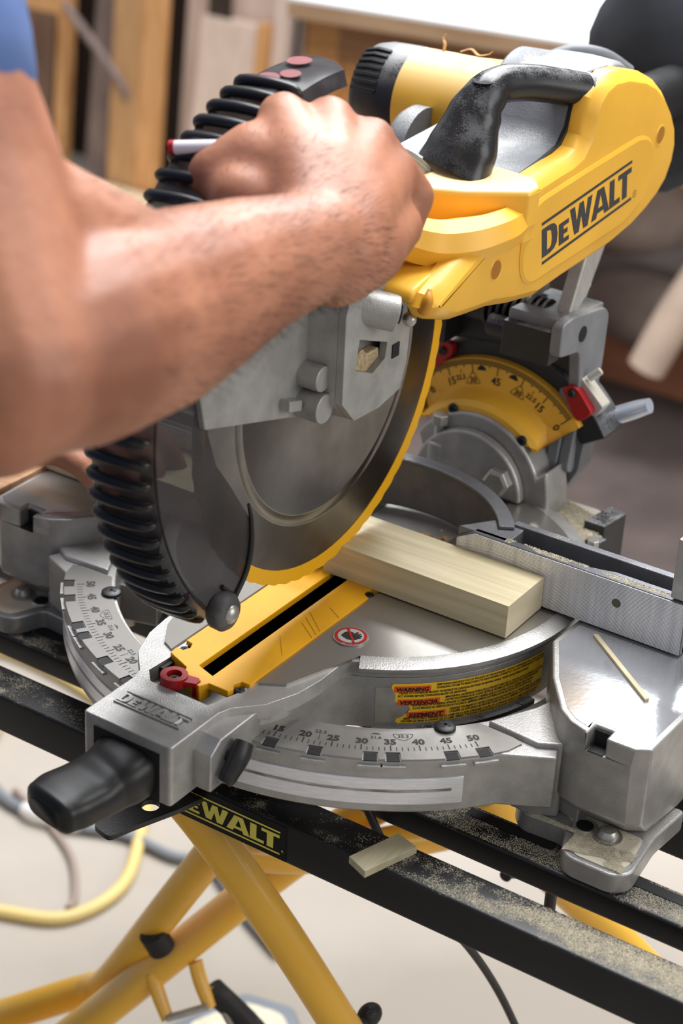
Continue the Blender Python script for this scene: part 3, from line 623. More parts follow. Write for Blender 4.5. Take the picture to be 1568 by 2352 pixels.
# right wall
g = G(); wall = [gp(191, -256+i*128/50, 0)[1:] for i in range(51)]
innr = [(-200, 48), (-187, 60), (-181, 82), (-181, 104), (-204, 137), (-220, 158), (-229, 183), (-234, 215), (-226, 262), (-200, 306), (-160, 336)]
g.prism(wall+innr, 0, 5, 7.5); g.obj('guard_wall', SMOKE, saw, bevel=.5)
g = G(); g.tube([(8, -184, 116), (8.5, -181, 104), (8.5, -180, 84), (8.5, -185, 66), (8, -196, 52)], [(1, 1), (1.6, 1.6), (2, 2), (2, 2), (2, 2)], 10); g.tube([(8, -212, 66), (9, -204, 58), (8.5, -196, 52)], 1.8, 8); g.obj('guard_lip', BLK, saw, smooth=60)
rib = G(); rib.tube([(-40, 0, -3), (-37, 0, 3.2), (-18, 1.2, 5), (0, 2.4, 3.2), (4, 2.8, -1.5)], [(3.2, 3), (3.8, 3.8), (3.8, 3.9), (3.6, 3.4), (3, 2)], 10, 4, up=(0, 1, 0))
rme = mesh(rib.v, rib.f, 'rib'); rme.materials.append(mat('rib_plastic', (24, 24, 26), .34, 0, .2, 60)); rme.shade_smooth()
for k in range(30):
    a = 105+k*4.3
    o = bpy.data.objects.new('rib', rme); COL.objects.link(o); o.parent = saw; o.matrix_parent_inverse = Matrix.Translation((0, 0, .1))
    sc_ = 1. if a < 215 else max(.45, 1-(a-215)/40)
    o.location = V((-2*(1-sc_)*10, GY+196*cos(R(a)), GZ+196*sin(R(a))))/1000; o.rotation_euler = (R(a-90), 0, 0); o.scale = (1, 1, sc_)
# guard top end (clear) with red print
g = G(); rings = []
for i in range(13):
    a = 82+i*25/12; q = (12-i)/12
    rings.append([gp(186, a+7*q, 6), gp(196, a+7*q, 3), gp(200-3*q, a+4*q, -10), gp(199-3*q, a, -32), gp(194, a, -40), gp(190, a, -40), gp(194-3*q, a, -32), gp(194-3*q, a+4*q, -10), gp(184, a+7*q, 2)])
g.loft(rings); g.obj('guard_end', mat('clear_grey_plastic', (92, 90, 92), .2, 0, .25, 20, rgb2=(60, 57, 60), trans=.3), saw, smooth=40)
g = G()
for (a0, x0, x1, da) in ((102.5, -30, -15, 2.4), (99.5, -20, -6, 2.2), (93, -30, -14, 3.2)):
    pts = [(x0+(x1-x0)*(.5+.5*cos(t)), a0+da*.8*sin(t)) for t in [2*pi*k/16 for k in range(16)]]
    g.add([gp(200.3, a, x) for x, a in pts], [tuple(range(16))])
g.obj('red_warning_print', REDP, saw, smooth=0)
# roller
g = G(); g.lathe((-216, 51), 0, [(5, 7), (6, 10.5), (9, 13), (16, 13.3), (19, 11), (20, 7.5)], 32); g.obj('guard_roller', mat('worn_rubber', (92, 90, 89), .6, 0, .3, 80, .3, 400, rgb2=(66, 64, 64)), saw, smooth=50)
g = G(); g.ball((19, -216, 51), (4.5, 7, 7)); g.obj('roller_cap', ZINC, saw)
# belt cover
cov = [(-74, 228), (-47, 219), (-24, 216), (4, 213), (36, 206), (74, 200), (118, 203), (190, 206), (225, 211), (250, 218), (270, 226), (285, 236), (295, 252), (297, 268), (292, 284), (280, 300), (264, 315), (244, 328), (222, 337), (190, 345), (166, 347), (150, 343), (138, 334), (133, 322), (130, 308), (122, 300), (108, 297), (90, 296), (52, 293), (20, 280), (-30, 264), (-60, 252), (-76, 246), (-82, 238)]
g = G(); g.loft([[(x, p[0], p[1]) for p in inset(cov, d)] for x, d in ((58, 0), (66, 0), (70, 1.5), (76, 8), (76.6, 11))])
g.obj('belt_cover', YEL, saw, bevel=0, smooth=28)
pan = rnd([(50, 216), (205, 223), (240, 236), (252, 258), (243, 282), (222, 291), (120, 285), (52, 280), (36, 262), (36, 232)], 14, 5)
g = G(); g.loft([[(x, p[0], p[1]) for p in inset(pan, d)] for x, d in ((74, 0), (77.2, .5), (78.6, 3.0))]); g.obj('logo_panel', YEL, saw, smooth=28)
vs, fs = logo(); g = G(); ou = V((0, 143, 13)); ov = V((0, -7, 33)); g.mapped(vs, fs, frame((78.75, 69, 228.5), ou, ov))
vs, fs = text('R', 3); g.mapped(vs, fs, lambda a, b: V((78.75, 216+a, 244+b))); 
ringp = [(216.9+3.0*cos(2*pi*k/20), 245+3.0*sin(2*pi*k/20)) for k in range(20)]; ringq = [(216.9+2.5*cos(2*pi*k/20), 245+2.5*sin(2*pi*k/20)) for k in range(20)]
g.add([(78.75, a, b) for a, b in ringp+ringq], [(i, (i+1) % 20, 20+(i+1) % 20, 20+i) for i in range(20)]); g.obj('cover_logo', mat('logo_black', (38, 38, 40), .6, 0, .5, 900, rgb2=(70, 68, 66)), saw, smooth=0)
for (y, z, r_) in ((257, 282, 7.5), (3, 243, 7.5)):
    G().lathe((y, z), 0, [(76.3, r_+1.2), (77.3, r_), (76.8, r_-.8)], 24).obj('cover_hole_rim', YEL, saw); G().cyl((y, z), 0, r_-.8, 76.4, 77.0, 24).obj('cover_hole', mat('hole_orange', (170, 112, 20), .7), saw)
g = G(); g.prism([(p[0]-1, p[1]+1.5) for p in inset(cov[16:29], -0)]+[(60, 250), (150, 220)], 0, 34, 40) if False else None
# seam + grey housing following the rear half of the cover
hs = [(40, 230), (120, 212), (230, 220), (276, 240), (288, 262), (284, 284), (262, 312), (226, 334), (190, 344), (160, 346), (146, 342), (135, 331), (130, 312), (118, 300), (92, 295), (50, 290)]
G().prism(inset(hs, -.8), 0, 55.5, 58.2).obj('cover_gasket', BLK, saw)
g = G(); g.loft([[(x, p[0], p[1]) for p in inset(hs, d)] for x, d in ((-8, 10), (0, 3), (56, .2))])
g.lathe((206, 296), 0, [(-30, 38), (-28, 45), (-2, 46), (2, 48), (30, 49), (50, 48), (55, 45)], 48)
g.prism([(40, 255), (40, 290), (60, 296), (120, 300), (150, 300), (150, 240)], 0, -40, 0)
g.obj('motor_mount', GREYP, saw, bevel=2, seg=3)
# motor
MY, MZ = 200, 286
g = G(); g.lathe((MY, MZ), 0, [(-112, 36), (-110, 40.5), (-60, 41.5), (-40, 43), (-22, 43)], 56); g.obj('motor_body', YELD, saw, smooth=50)
g = G(); g.lathe((MY, MZ), 0, [(-156, 20), (-155, 31), (-148, 37.5), (-138, 40), (-112, 41), (-109, 39)], 56); g.obj('motor_end_cap', BLKD, saw, smooth=50)
for k in range(7):
    a0 = 112+k*8.5; g = G(); rr = [[(x, MY+(r_)*cos(R(a)), MZ+(r_)*sin(R(a))) for x, r_ in ((-157, 27), (-150, 39.5), (-138, 43), (-126, 42.5), (-126, 38), (-150, 34))] for a in (a0, a0+1.5, a0+4.2)]
    g.loft(rr); g.obj('cooling_fin', BLK, saw, bevel=.5)
g = G(); g.lathe((150, 262), 0, [(-92, 20), (-90, 30), (-84, 34), (-72, 34)], 36); g.obj('motor_brush_ring', GREYP, saw, smooth=50)
g = G(); g.tube([(-31, 232, 314), (-21, 250, 325), (-8, 266, 330), (8, 288, 325), (22, 305, 312)], 6.2, 14); g.obj('power_cable', mat('cable_grey', (110, 112, 118), .5, 0, .1, 60, dust=.4, dustcol=(170, 170, 170)), saw, smooth=60)
# carrying handle
g = G(); g.tube([(17, 38, 292), (20, 44, 306), (22, 54, 328), (25, 62, 341), (28, 78, 347), (36, 104, 345), (46, 128, 340), (57, 152, 334)], [(34, 22), (30, 22), (21, 19), (15, 16), (12, 13.5), (12, 13), (12, 13), (12.5, 13)], 24, 6)
g.obj('carrying_handle', mat('handle_black', (30, 30, 33), .28, 0, .1, 60, .05, 900, dust=.62, ds=70, dustcol=(128, 128, 130)), saw, smooth=60)
G().lathe((0, 0), 2, [(0, 7.5), (.6, 6.5), (-.2, 5)], 20).obj('handle_recess', DARK, saw).location = (.026, .055, .3535)
g = G(); g.tube([(56, 149, 334.5), (59, 158, 332)], 13.6, 24, 1); g.ball((64, 166, 328), (9, 12, 11)); g.obj('handle_socket', GREYP, saw, smooth=50, bevel=.6)
# front head body
g = G()
prof_ = rnd([(-84, 240), (-81, 248), (-66, 252), (-30, 258), (20, 264), (58, 276), (60, 210), (4, 216), (-47, 224)], 6)
g.prism(prof_, 0, 5, 62)
g.obj('head_body', YEL, saw, bevel=4, seg=3)
g = G(); blk = [(-14, 30), (-10, 58), (44, 64), (73, 60), (84, 44), (83, 30), (50, 0), (20, -14), (-12, -2)]; g.prism(blk, 2, 266, 290); g.loft([[(a, b, z) for a, b in inset(blk, d)] for z, d in ((290, 0), (292.5, 1.0), (295, 5.5))]); g.prism(inset(blk, 1.5), 2, 255, 266)
g.obj('handle_mount', YELD, saw, bevel=1.5, seg=3)
g = G(); g.tube([(70, 38, 268), (72, 8, 267), (60, -18, 265), (46, -38, 266), (32, -60, 275), (28, -90, 296), (20, -98, 306), (14, -66, 300), (6, -20, 290), (4, 20, 282)], [(12, 13), (14, 16), (18, 17), (18, 17), (15, 16), (11, 12), (11, 12), (11, 13), (12, 14), (12, 14)], 8, 6)
g.obj('trigger_handle', YEL, saw, smooth=28, bevel=3, seg=3)
g = G(); g.cyl((-74, 232), 0, 7, 62, 76, 20); 
g = G(); g.tube([(68, -78, 234), (70, -76.5, 242), (69, -73, 249)], [(5, 4), (5, 4), (1.5, 1.5)], 14); g.obj('cover_groove_shade', mat('yellow_groove_shade', (196, 134, 26), .5), saw, smooth=60)  # raised piece in darker yellow, painting a shaded groove
# dust bag
g = G(); rings = []
for i in range(15):
    t = i/14; y = 400+t*260; z = 275+10*t+8*sin(t*5); r_ = 30+62*min(1, t*6)**.5*(1-.9*max(0, t-.82)/.18*.7)
    ring_ = []
    for q in range(28):
        a = 2*pi*q/28; k = 1+.07*sin(3*a+t*4)+.05*sin(5*a-t*9); ring_.append((6+r_*.95*k*cos(a), y, z+r_*1.15*k*sin(a)))
    rings.append(ring_)
g.loft(rings); g.obj('dust_bag', BAG, saw, smooth=70)
g = G(); g.tube([(20, 262, 282), (22, 330, 280), (22, 420, 278)], 22, 20); g.obj('dust_port', BLK, saw)

# ------------------------------------------------------------------ stand
st = thing('saw_stand', 'folding miter saw stand, two dusty black rails on yellow tube legs', 'saw stand', (0, -160, -800))
def rail(name, y0, y1, z0, z1, x0, x1, slots=()):
    g = G(); pf = rnd([(y0, z0), (y1, z0), (y1, z1), (y0, z1)], 3, 3)
    g.prism([(a, b) for a, b in pf], 0, x0, x1); return g
rail('r', -213, -180, -133, -100, -900, 900).obj('rail', RAILM, st)
rail('r', -147, -114, -120, -100, -900, 900).obj('rail', RAILM, st)
rail('r', -42, -8, -133, -100, -900, 900).obj('rail', RAILM, st)
def slot(x0, x1, y): return rnd([(x0, y-4.5), (x1, y-4.5), (x1, y+4.5), (x0, y+4.5)], 4.4, 5)
for x0, x1 in ((163, 228), (282, 336), (-245, -190), (-340, -285)):
    G().prism(slot(x0, x1, -123), 2, -100.2, -99.4).obj('rail_slot', DARK, st, smooth=0)
vs, fs = logo()
G().prism([(-48, -131), (69, -131), (69, -102), (-48, -102)], 1, -213.5, -213).obj('rail_label', mat('label_black', (16, 16, 17), .3), st, smooth=0)
g = G(); g.mapped(vs, fs, frame((-33, -213.7, -127), (97, 0, 0), (0, 0, 19.5))); vs2, fs2 = text('R', 2.6, 0, .02); g.mapped(vs2, fs2, lambda a, b: V((65.5+a, -213.7, -124+b))); g.obj('rail_logo', YELPR, st, smooth=0)
def tubeobj(name, pts, r, mt=YELB): return G().tube(pts, r, 20, 8).obj(name, mt, st, smooth=60)
tubeobj('leg', [(-36, -198, -128), (-10, -190, -160), (40, -172, -235), (90, -149, -327), (136, -128, -415), (290, -60, -700), (350, -40, -795)], 15)
tubeobj('leg', [(-46, -80, -200), (-134, -84, -360), (-198, -82, -473), (-218, -84, -492), (-236, -92, -503), (-310, -142, -542), (-460, -230, -620), (-760, -400, -790)], 15)
tubeobj('leg', [(48, 60, -215), (-52, 6, -313), (-204, -143, -505), (-420, -330, -780)], 16)
tubeobj('leg', [(90, 45, -215), (113, 67, -264), (204, 162, -418), (420, 380, -790)], 16)
tubeobj('cross_bar', [(-58, -98, -254), (-50, -90, -256), (-10, -30, -276), (54, 81, -289), (80, 130, -296)], 15)
for y0 in (-238, ):
    g = G(); g.prism(rnd([(-52, -246), (-26, -242), (-10, -226), (-8, -200), (-40, -200), (-46, -222), (-50, -270), (-40, -285), (-20, -283), (-22, -262)], 4) if False else rnd([(-40, -205), (-44, -236), (-40, -262), (-44, -284), (-26, -288), (-20, -268), (-8, -236), (0, -205)], 5), 2, -112, -108, holes=[arc((-26, -243), 6.5, 0, 360, 20)[:-1]])
    g.obj('hook_plate', BLK, st, bevel=1.2)
for (x, y, z) in ((91, -119, -328), (134, 21, -252)):
    g = G(); g.ball((x, y, z), (9, 12, 9)); g.cyl((x, z), 1, 5, y-16, y, 12); g.obj('leg_knob', RUB, st)
g = G(); g.cyl((230, -124), 2, 4.2, -152, -133, 14); g.obj('rail_bolt', BLK, st)
g = G(); g.tube([(-140, -96, -380), (-134, -90, -398)], 12, 16); g.obj('rubber_stop', RUB, st)
for x0 in (0, 26):
    g = G(); g.tube([(-140+x0, -95+x0, -425+x0*.3), (-132+x0, -98+x0, -440+x0*.3), (-118+x0, -102+x0, -460+x0*.3)], [(7, 4), (7, 4), (6, 4)], 12); g.obj('latch_ear', YELB, st, smooth=60)
g = G(); g.tube([(-118, -104, -458), (-92, -80, -448)], 3.5, 10); g.tube([(-104, -60, -447), (-70, -66, -480)], 3, 8); g.obj('latch_pin', ZINC, st)
g = G(); g.tube([(-100, -62, -446), (-60, -40, -500), (-20, -40, -560)], 11, 16); g.obj('latch_sleeve', RUB, st, smooth=60)
tag(G().tube([(94, -158, -96), (96, -156, -104), (108, -152, -130), (124, -146, -165), (149, -80, -256), (172, -40, -340), (186, -10, -430), (180, 60, -640), (160, 150, -792), (300, 400, -793)], 3.2, 12, 8).obj('power_cord', BLK), 'thin black cord hanging down between the two black rails', 'cord')
# ------------------------------------------------------------------ workpieces, offcut, splinters
g = G()
def boardmesh(x0, x1, y0, y1, z0, z1): return G().box(x0, x1, y0, y1, z0, z1)
o = boardmesh(-14, 141, -54.5, -.9, .2, 26.5).obj('wooden_board', [POPLAR, POPEND], smooth=0, bevel=.4)
for p in o.data.polygons:
    if abs(p.normal.x) > .9: p.material_index = 1
tag(o, 'pale greenish wooden board half cut through, square end towards the right', 'board')
g = G(); g.box(-600, -18, -54.5, -.9, .3, 26.5)
tag(g.obj('wooden_board', POPLAR, smooth=0, bevel=.4), 'pale wooden board left of the blade, held down by the hand', 'board')
ORG = wood('orange_pine', (222, 178, 138), (200, 146, 104), (1, 14, 14))
g = G(); g.box(-800, -284, -140, 120, -20, 3)
tag(g.obj('support_board', ORG, smooth=0, bevel=1), 'orange pine board beside the left end of the saw base', 'board')
g = G(); g.prism([(-795, 100), (-760, 100), (-760, 60)], 2, -100, -20) if False else g.box(-480, -430, -120, 100, -100, -20)
tag(g.obj('support_block', ORG, smooth=0, bevel=1), 'wooden block under the orange pine board', 'block')
def rot_piece(name, poly, z0, z1, mt, lab_, cat, **k):
    return tag(G().prism(poly, 2, z0, z1).obj(name, mt, smooth=0, bevel=.2), lab_, cat, **k)
rot_piece('wood_offcut', [(125, -222), (138, -181), (156, -186), (142, -229)], -99.6, -94, wood('offcut_wood', (176, 166, 138), (160, 150, 120), (20, 3, 3)), 'small flat trapezoid wood offcut lying on the front black rail', 'offcut')
rot_piece('wood_sliver', [(188.5, -12), (191.5, -10), (256.5, -63.5), (254.5, -66.5)], -.5, 1.6, wood('sliver_wood', (200, 188, 156), (178, 164, 130), (3, 3, 3)), 'thin wood sliver on the shiny right base wing', 'sliver')
# chips and sawdust
def chips(name, n, fn, size, lab_, mt=SAWD):
    vs, fs = [], []
    for i in range(n):
        p = V(fn()); a = random.random()*6.28; s_ = size*(.4+random.random()); d = V((cos(a), sin(a), (random.random()-.5)*.6))*s_; e = V((-sin(a), cos(a), 0))*s_*.45
        k = len(vs); vs += [p-d, p+e, p+d, p-e, p+V((0, 0, s_*.5))]; fs += [(k, k+1, k+4), (k+1, k+2, k+4), (k+2, k+3, k+4), (k+3, k, k+4)]
    me = bpy.data.meshes.new(name); me.from_pydata([(v[0]/1000, v[1]/1000, v[2]/1000) for v in vs], [], fs); me.update()
    return tag(link(name, me, mt, smooth=0), lab_, 'sawdust', kind='stuff')
def dens(x, y, z0, amp):
    return noise.noise(V((x*.02, y*.05, z0)))+noise.noise(V((x*.07, y*.11, z0+5)))*.5
def railf():
    while True:
        x = random.uniform(110, 420) if random.random() < .8 else random.uniform(-420, 110); y = random.uniform(-211, -182)
        w_ = max(.45 if x < -110 else .1, min(1, (x-110)/170))
        edge = 1-abs((y+197)/16)**3
        if random.random() < w_*edge*max(0, min(1, (dens(x, y, 1, 1)+w_*.9-.15)*1.6)): return (x, y, -100+random.random()*.4)
chips('sawdust', 42000, railf, .38, 'pale sawdust spread along the top of the front black rail')
def railb():
    while True:
        x = random.uniform(-420, 420); y = random.uniform(-145, -116)
        if 160 < x < 232 and abs(y+123) < 5: continue
        if 280 < x < 340 and abs(y+123) < 5: continue
        if random.random() < max(0, min(1, (dens(x, y, 9, 1)+(.45 if x > 140 else .1))*1.8)): return (x, y, -100+random.random()*.4)
chips('sawdust', 32000, railb, .38, 'pale sawdust around the slots of the second black rail')
def foot():
    while True:
        x = random.uniform(205, 285); y = random.uniform(-146, -118)
        if y < -122 and x < 241: continue
        if dens(x, y, 3, 1)+(y+146)/28*.5 > .05 and hypot(x-260, y+112) > 9: return (x, y, -82.8+random.random()*.5)
chips('sawdust', 11000, foot, .4, 'sawdust layer on the right front foot of the saw base')
def rear():
    while True:
        x = random.uniform(40, 125); y = random.uniform(106, 186)
        if y > 210-x*.35 or x > 112+(y-110)*.05: continue
        return (x, y, -12+random.random()*1.5)
chips('sawdust', 30000, rear, .8, 'thick pale sawdust covering the casting behind the fence')
def fen():
    while True:
        x = random.uniform(105, 235); y = random.uniform(1, 7)
        if dens(x, y, 4, 1) > 0: return (x, y, 42+random.random()*.3)
chips('sawdust', 2500, fen, .5, 'sawdust line along the top edge of the fence')
CHIP = mat('wood_chip', (206, 160, 106), .8, 0, .2, 200)
chips('wood_chips', 16, lambda: (26+random.gauss(0, 8), 38+random.gauss(0, 6), 2+random.random()*3), 4.5, 'curled wood chips on the turntable behind the board', CHIP)
for i, (p, lb) in enumerate((((-92, 205, 327), 'curly wood shaving standing upright on the motor housing'), ((-66, 208, 328), 'small wood shaving curls lying on top of the motor housing'))):
    g = G(); p = V(p)
    if i == 0: g.tube([p+V((0, 0, -2)), p+V((1, 0, 5)), p+V((-1.5, 1, 9)), p+V((1, 0, 13))], [(2.4, .6), (2.2, .6), (1.6, .5), (.5, .4)], 8)
    else:
        g.tube([p+V((-12, 0, 0)), p+V((-4, 2, 3)), p+V((4, 0, 0)), p+V((12, 1, 2)), p+V((16, 0, 5))], [(2, .6), (1.6, .5), (1.8, .6), (1.2, .5), (.4, .4)], 8)
    tag(g.obj('wood_shaving', CHIP, smooth=60), lb, 'shaving')

# ------------------------------------------------------------------ person
def remesh(g, name, mt, vox, smooth_it=4, parent=None):
    o = link(name, mesh(g.v, g.f, name), mt, parent, smooth=0)
    md = o.modifiers.new('r', 'REMESH'); md.mode = 'VOXEL'; md.voxel_size = vox/1000; md.use_smooth_shade = True
    sm = o.modifiers.new('s', 'SMOOTH'); sm.factor = .5; sm.iterations = smooth_it
    bpy.context.view_layer.update(); dg = bpy.context.evaluated_depsgraph_get(); me = bpy.data.meshes.new_from_object(o.evaluated_get(dg)); o.modifiers.clear(); o.data = me; me.shade_smooth()
    return o
per = thing('person', 'person in a blue shirt leaning in, right hand gripping the yellow saw handle', 'person', (-290, -640, -800))
g = G()
SHR, ELB = (-90, -415, 545), (82, -490, 338)
g.capsules([SHR, (-6, -458, 444), (22, -464, 400), ELB], [70, 61, 61, 50])
g.capsules([ELB, (82, -440, 334), (73, -374, 324), (71, -330, 323), (72, -287, 324), (82, -230, 325)], [48, 54, 52, 47, 40, 31])
g.ball((84, -500, 326), (40, 38, 40)); g.ball((62, -440, 352), (44, 50, 34)); g.capsules([(40, -470, 380), (46, -430, 372), (64, -380, 346)], [52, 44, 37])
# right hand: palm and fingers over the bar
W_ = V((82, -222, 323))
K = [V((10, -163, 370)), V((27, -138, 366)), V((48, -123, 354)), V((66, -124, 338))]
for k, p in enumerate(K): g.capsules([W_+V(((k-1.5)*6, 0, 8-k*4)), W_.lerp(p, .5)+V((0, 0, 5)), p], [26, 25, 16.5])
g.capsules([W_+V((4, 6, -12)), V((82, -180, 312)), V((80, -140, 312))], [26, 27, 17])
g.capsules([W_, V((34, -200, 335)), V((14, -180, 350))], [26, 27, 19]); g.capsules([V((30, -190, 345)), V((10, -190, 350)), V((-6, -206, 341))], [28, 24, 19]); g.capsules([W_, V((52, -168, 318))], [26, 28])
for k, p in enumerate(K):
    r_ = [11, 11.5, 11, 10][k]; p = p+V((0, 4, -2))
    if k < 3: g.capsules([p, p+V((2, 34, -26)), p+V((2, 26, -52)), p+V((2, 4, -60))], [14, r_, r_*.92, r_*.8])
    else: g.capsules([p, p+V((10, 8, -12)), p+V((8, 2, -34)), p+V((0, -12, -46))], [14.5, 12.5, 10.5, 9])
g.capsules([W_+V((-14, 8, 6)), V((21, -218, 336)), V((-8, -206, 338)), V((-26, -200, 330)), V((-30, -192, 312))], [24, 20, 14, 11.5, 9])
# left arm and hand on the board
LSH, LEL, LWR = (-460, -470, 560), (-470, -300, 290), (-302, -128, 76)
g.capsules([LSH, (-468, -380, 420), LEL], [70, 56, 46]); g.capsules([LEL, (-420, -240, 220), (-350, -175, 130), LWR], [46, 46, 38, 30])
lk = [V((-222, -38, 58)), V((-226, -58, 58)), V((-232, -78, 54)), V((-240, -94, 46))]
for k, p in enumerate(lk): g.capsules([V(LWR)+V((0, (1.5-k)*8, 0)), p], [24, 14]); 
for k, p in enumerate(lk):
    t = V((24, 6-k*1., -6)); g.capsules([p, p+t, p+t*1.8+V((0, 0, -12)), p+t*2.1+V((0, 0, -20))], [12, 10.5, 9.5, 8])
g.capsules([V(LWR), V((-262, -70, 40)), V((-236, -50, 38)), V((-214, -44, 36))], [22, 15, 11, 9])
# torso, neck, head, legs
g.capsules([(-100, -410, 560), (-280, -420, 590), (-460, -470, 560)], [72, 88, 72]); g.capsules([(-280, -440, 560), (-290, -520, 380), (-290, -610, 160)], [125, 125, 125]); g.capsules([(-210, -450, 480), (-230, -600, 160)], [110, 110]); g.capsules([(-360, -470, 480), (-350, -610, 160)], [110, 110])
g.capsules([(-280, -420, 600), (-275, -370, 680)], [58, 54]); g.ball((-272, -340, 770), (76, 96, 112)); g.capsules([(-262, -300, 700), (-266, -276, 706)], [46, 34])
g.capsules([(-266, -244, 776), (-264, -228, 752)], [9, 13]); g.ball((-350, -350, 765), (9, 18, 30)); g.ball((-194, -350, 765), (9, 18, 30)); g.capsules([(-284, -246, 722), (-246, -246, 722)], [7, 7])
for s in (-1, 1):
    x = -290+s*100; g.capsules([(x, -640, 120), (x+s*10, -600, -330), (x+s*10, -690, -740)], [88, 62, 42]); g.capsules([(x+s*10, -700, -765), (x+s*14, -560, -780)], [38, 28])
body = remesh(g, 'body', SKIN, 3.6, 5, per)
g = G(); g.capsules([SHR, (-50, -436, 498), (-10, -456, 450)], [84, 73, 67]); g.capsules([(-130, -420, 545), (-280, -420, 590), (-460, -470, 560)], [84, 98, 84])
g.capsules([LSH, (-466, -400, 450)], [82, 74]); g.capsules([(-280, -440, 560), (-290, -520, 380), (-290, -610, 140)], [137, 137, 137]); g.capsules([(-210, -450, 480), (-230, -600, 140)], [122, 122]); g.capsules([(-360, -470, 480), (-350, -610, 140)], [122, 122])
remesh(g, 'shirt', SHIRT, 8, 4, per)
g = G()
for s in (-1, 1): x = -290+s*100; g.capsules([(x*.9-29, -630, 130), (x, -640, 90), (x+s*10, -600, -330), (x+s*10, -690, -720)], [125, 104, 76, 62])
remesh(g, 'trousers', TROUS, 10, 4, per)
g = G(); g.ball((-272, -356, 792), (84, 100, 108)); o = remesh(g, 'hair', HAIR, 8, 2, per)
for s in (-1, 1):
    g = G(); g.ball((-266+s*28, -254, 778), 12); g.obj('eye', mat('eye_white', (230, 228, 224), .2), per)
    g = G(); x = -290+s*110; g.tube([(x, -720, -780), (x+s*4, -620, -776), (x+s*6, -540, -785)], [(44, 20), (46, 24), (36, 14)], 18); g.obj('shoe', BLK, per)
hv, hf = [], []
fore = [v for v in body.data.vertices if -.44 < v.co.y < -.175 and v.co.x > .0 and .24 < v.co.z < .42]
for v in random.choices(fore, k=5200):
    t = (v.co.y+.44)/.265
    if random.random() > .25+.75*t*(1.15-abs(t-.8)) or (t > .93): continue
    p = v.co*1000; nrm = v.normal; d = (V((random.uniform(-.5, .5), 1.0, random.uniform(-.9, .1)))+nrm*.35).normalized(); ln = random.uniform(6, 13); sd = d.cross(nrm).normalized()*.09
    k = len(hv); hv += [p-sd, p+sd, p+d*ln*.5+nrm*1.2+sd*.8, p+d*ln*.5+nrm*1.2-sd*.8, p+d*ln+nrm*.6]; hf += [(k, k+1, k+2, k+3), (k+3, k+2, k+4)]
hm = bpy.data.meshes.new('arm_hair'); hm.from_pydata([tuple(v/1000) for v in hv], [], hf); hm.update()
link('arm_hair', hm, HAIR, per, smooth=0)['kind'] = 'stuff'
# marker pen between thumb and finger
mk = thing('marker_pen', 'white marker pen with a red end poking out of the gripping hand', 'marker', (-30, -204, 344))
g = G(); g.tube([(-34, -211, 353.5), (-8, -203, 357.5)], 4.4, 18, 1); g.obj('barrel', mat('white_plastic', (226, 226, 232), .35), mk)
g = G(); g.tube([(-38, -212.2, 352.9), (-34, -211, 353.5)], 4.7, 18, 1); g.obj('end_plug', RED, mk, bevel=.6)

# ------------------------------------------------------------------ floor hoses, cords
tag(G().tube([(-900, 470, -793), (-1100, 560, -793), (-1000, 640, -793), (-790, 620, -793), (-640, 520, -793), (-575, 430, -793), (-524, 330, -793), (-540, 245, -793), (-613, 205, -793), (-720, 160, -793), (-820, 60, -793)], 8.5, 14, 8).obj('air_hose', mat('yellow_hose', (214, 190, 122), .5, 0, .05, 10)), 'pale yellow hose looped on the concrete floor', 'hose')
tag(G().tube([(-1000, 480, -780), (-940, 560, -782), (-880, 500, -782), (-850, 420, -782), (-880, 330, -782), (-960, 260, -783)], 9, 14, 8).obj('air_hose', bpy.data.materials['yellow_hose']), 'short stretch of yellow hose coiled at the left floor edge', 'hose')
ec = thing('extension_lead', 'grey extension cord with a white connector on the floor', 'cord', (-700, 380, -794))
g = G(); g.tube([(-1050, 500, -792), (-860, 420, -792), (-766, 378, -792), (-716, 372, -792)], 8, 12); g.tube([(-640, 386, -792), (-580, 410, -792), (-511, 412, -792), (-464, 426, -792), (-376, 379, -792), (-300, 345, -792)], 7, 12); g.obj('cable', mat('grey_cable', (118, 122, 128), .5), ec)
g = G(); g.tube([(-720, 372, -790), (-700, 373, -790), (-655, 384, -790), (-636, 388, -790)], [9, 13, 12, 8], 14); g.obj('connector', mat('white_connector', (226, 222, 218), .5), ec)
tag(G().tube([(-760, 400, -796), (-670, 368, -796), (-608, 335, -796), (-560, 285, -796), (-550, 262, -796)], 5, 12).obj('floor_wire', mat('brown_cord', (142, 126, 116), .7)), 'thin brown cord curving inside the yellow hose loop', 'cord')
wp = thing('stand_foot', 'dusty grey plate lying under the saw stand latch', 'plate', (-220, 160, -800))
g = G(); g.prism([(-262, 96), (-196, 120), (-150, 190), (-205, 235), (-262, 222), (-300, 130)], 2, -800, -740); g.obj('plate', mat('grey_plate', (112, 118, 126), .6, 0, .1, 10), wp, bevel=6)
g = G(); g.prism(rnd([(-248, 110), (-204, 128), (-172, 185), (-205, 215), (-252, 205), (-280, 140)], 14), 2, -740, -737); g.obj('dust_layer', SAWD, wp)

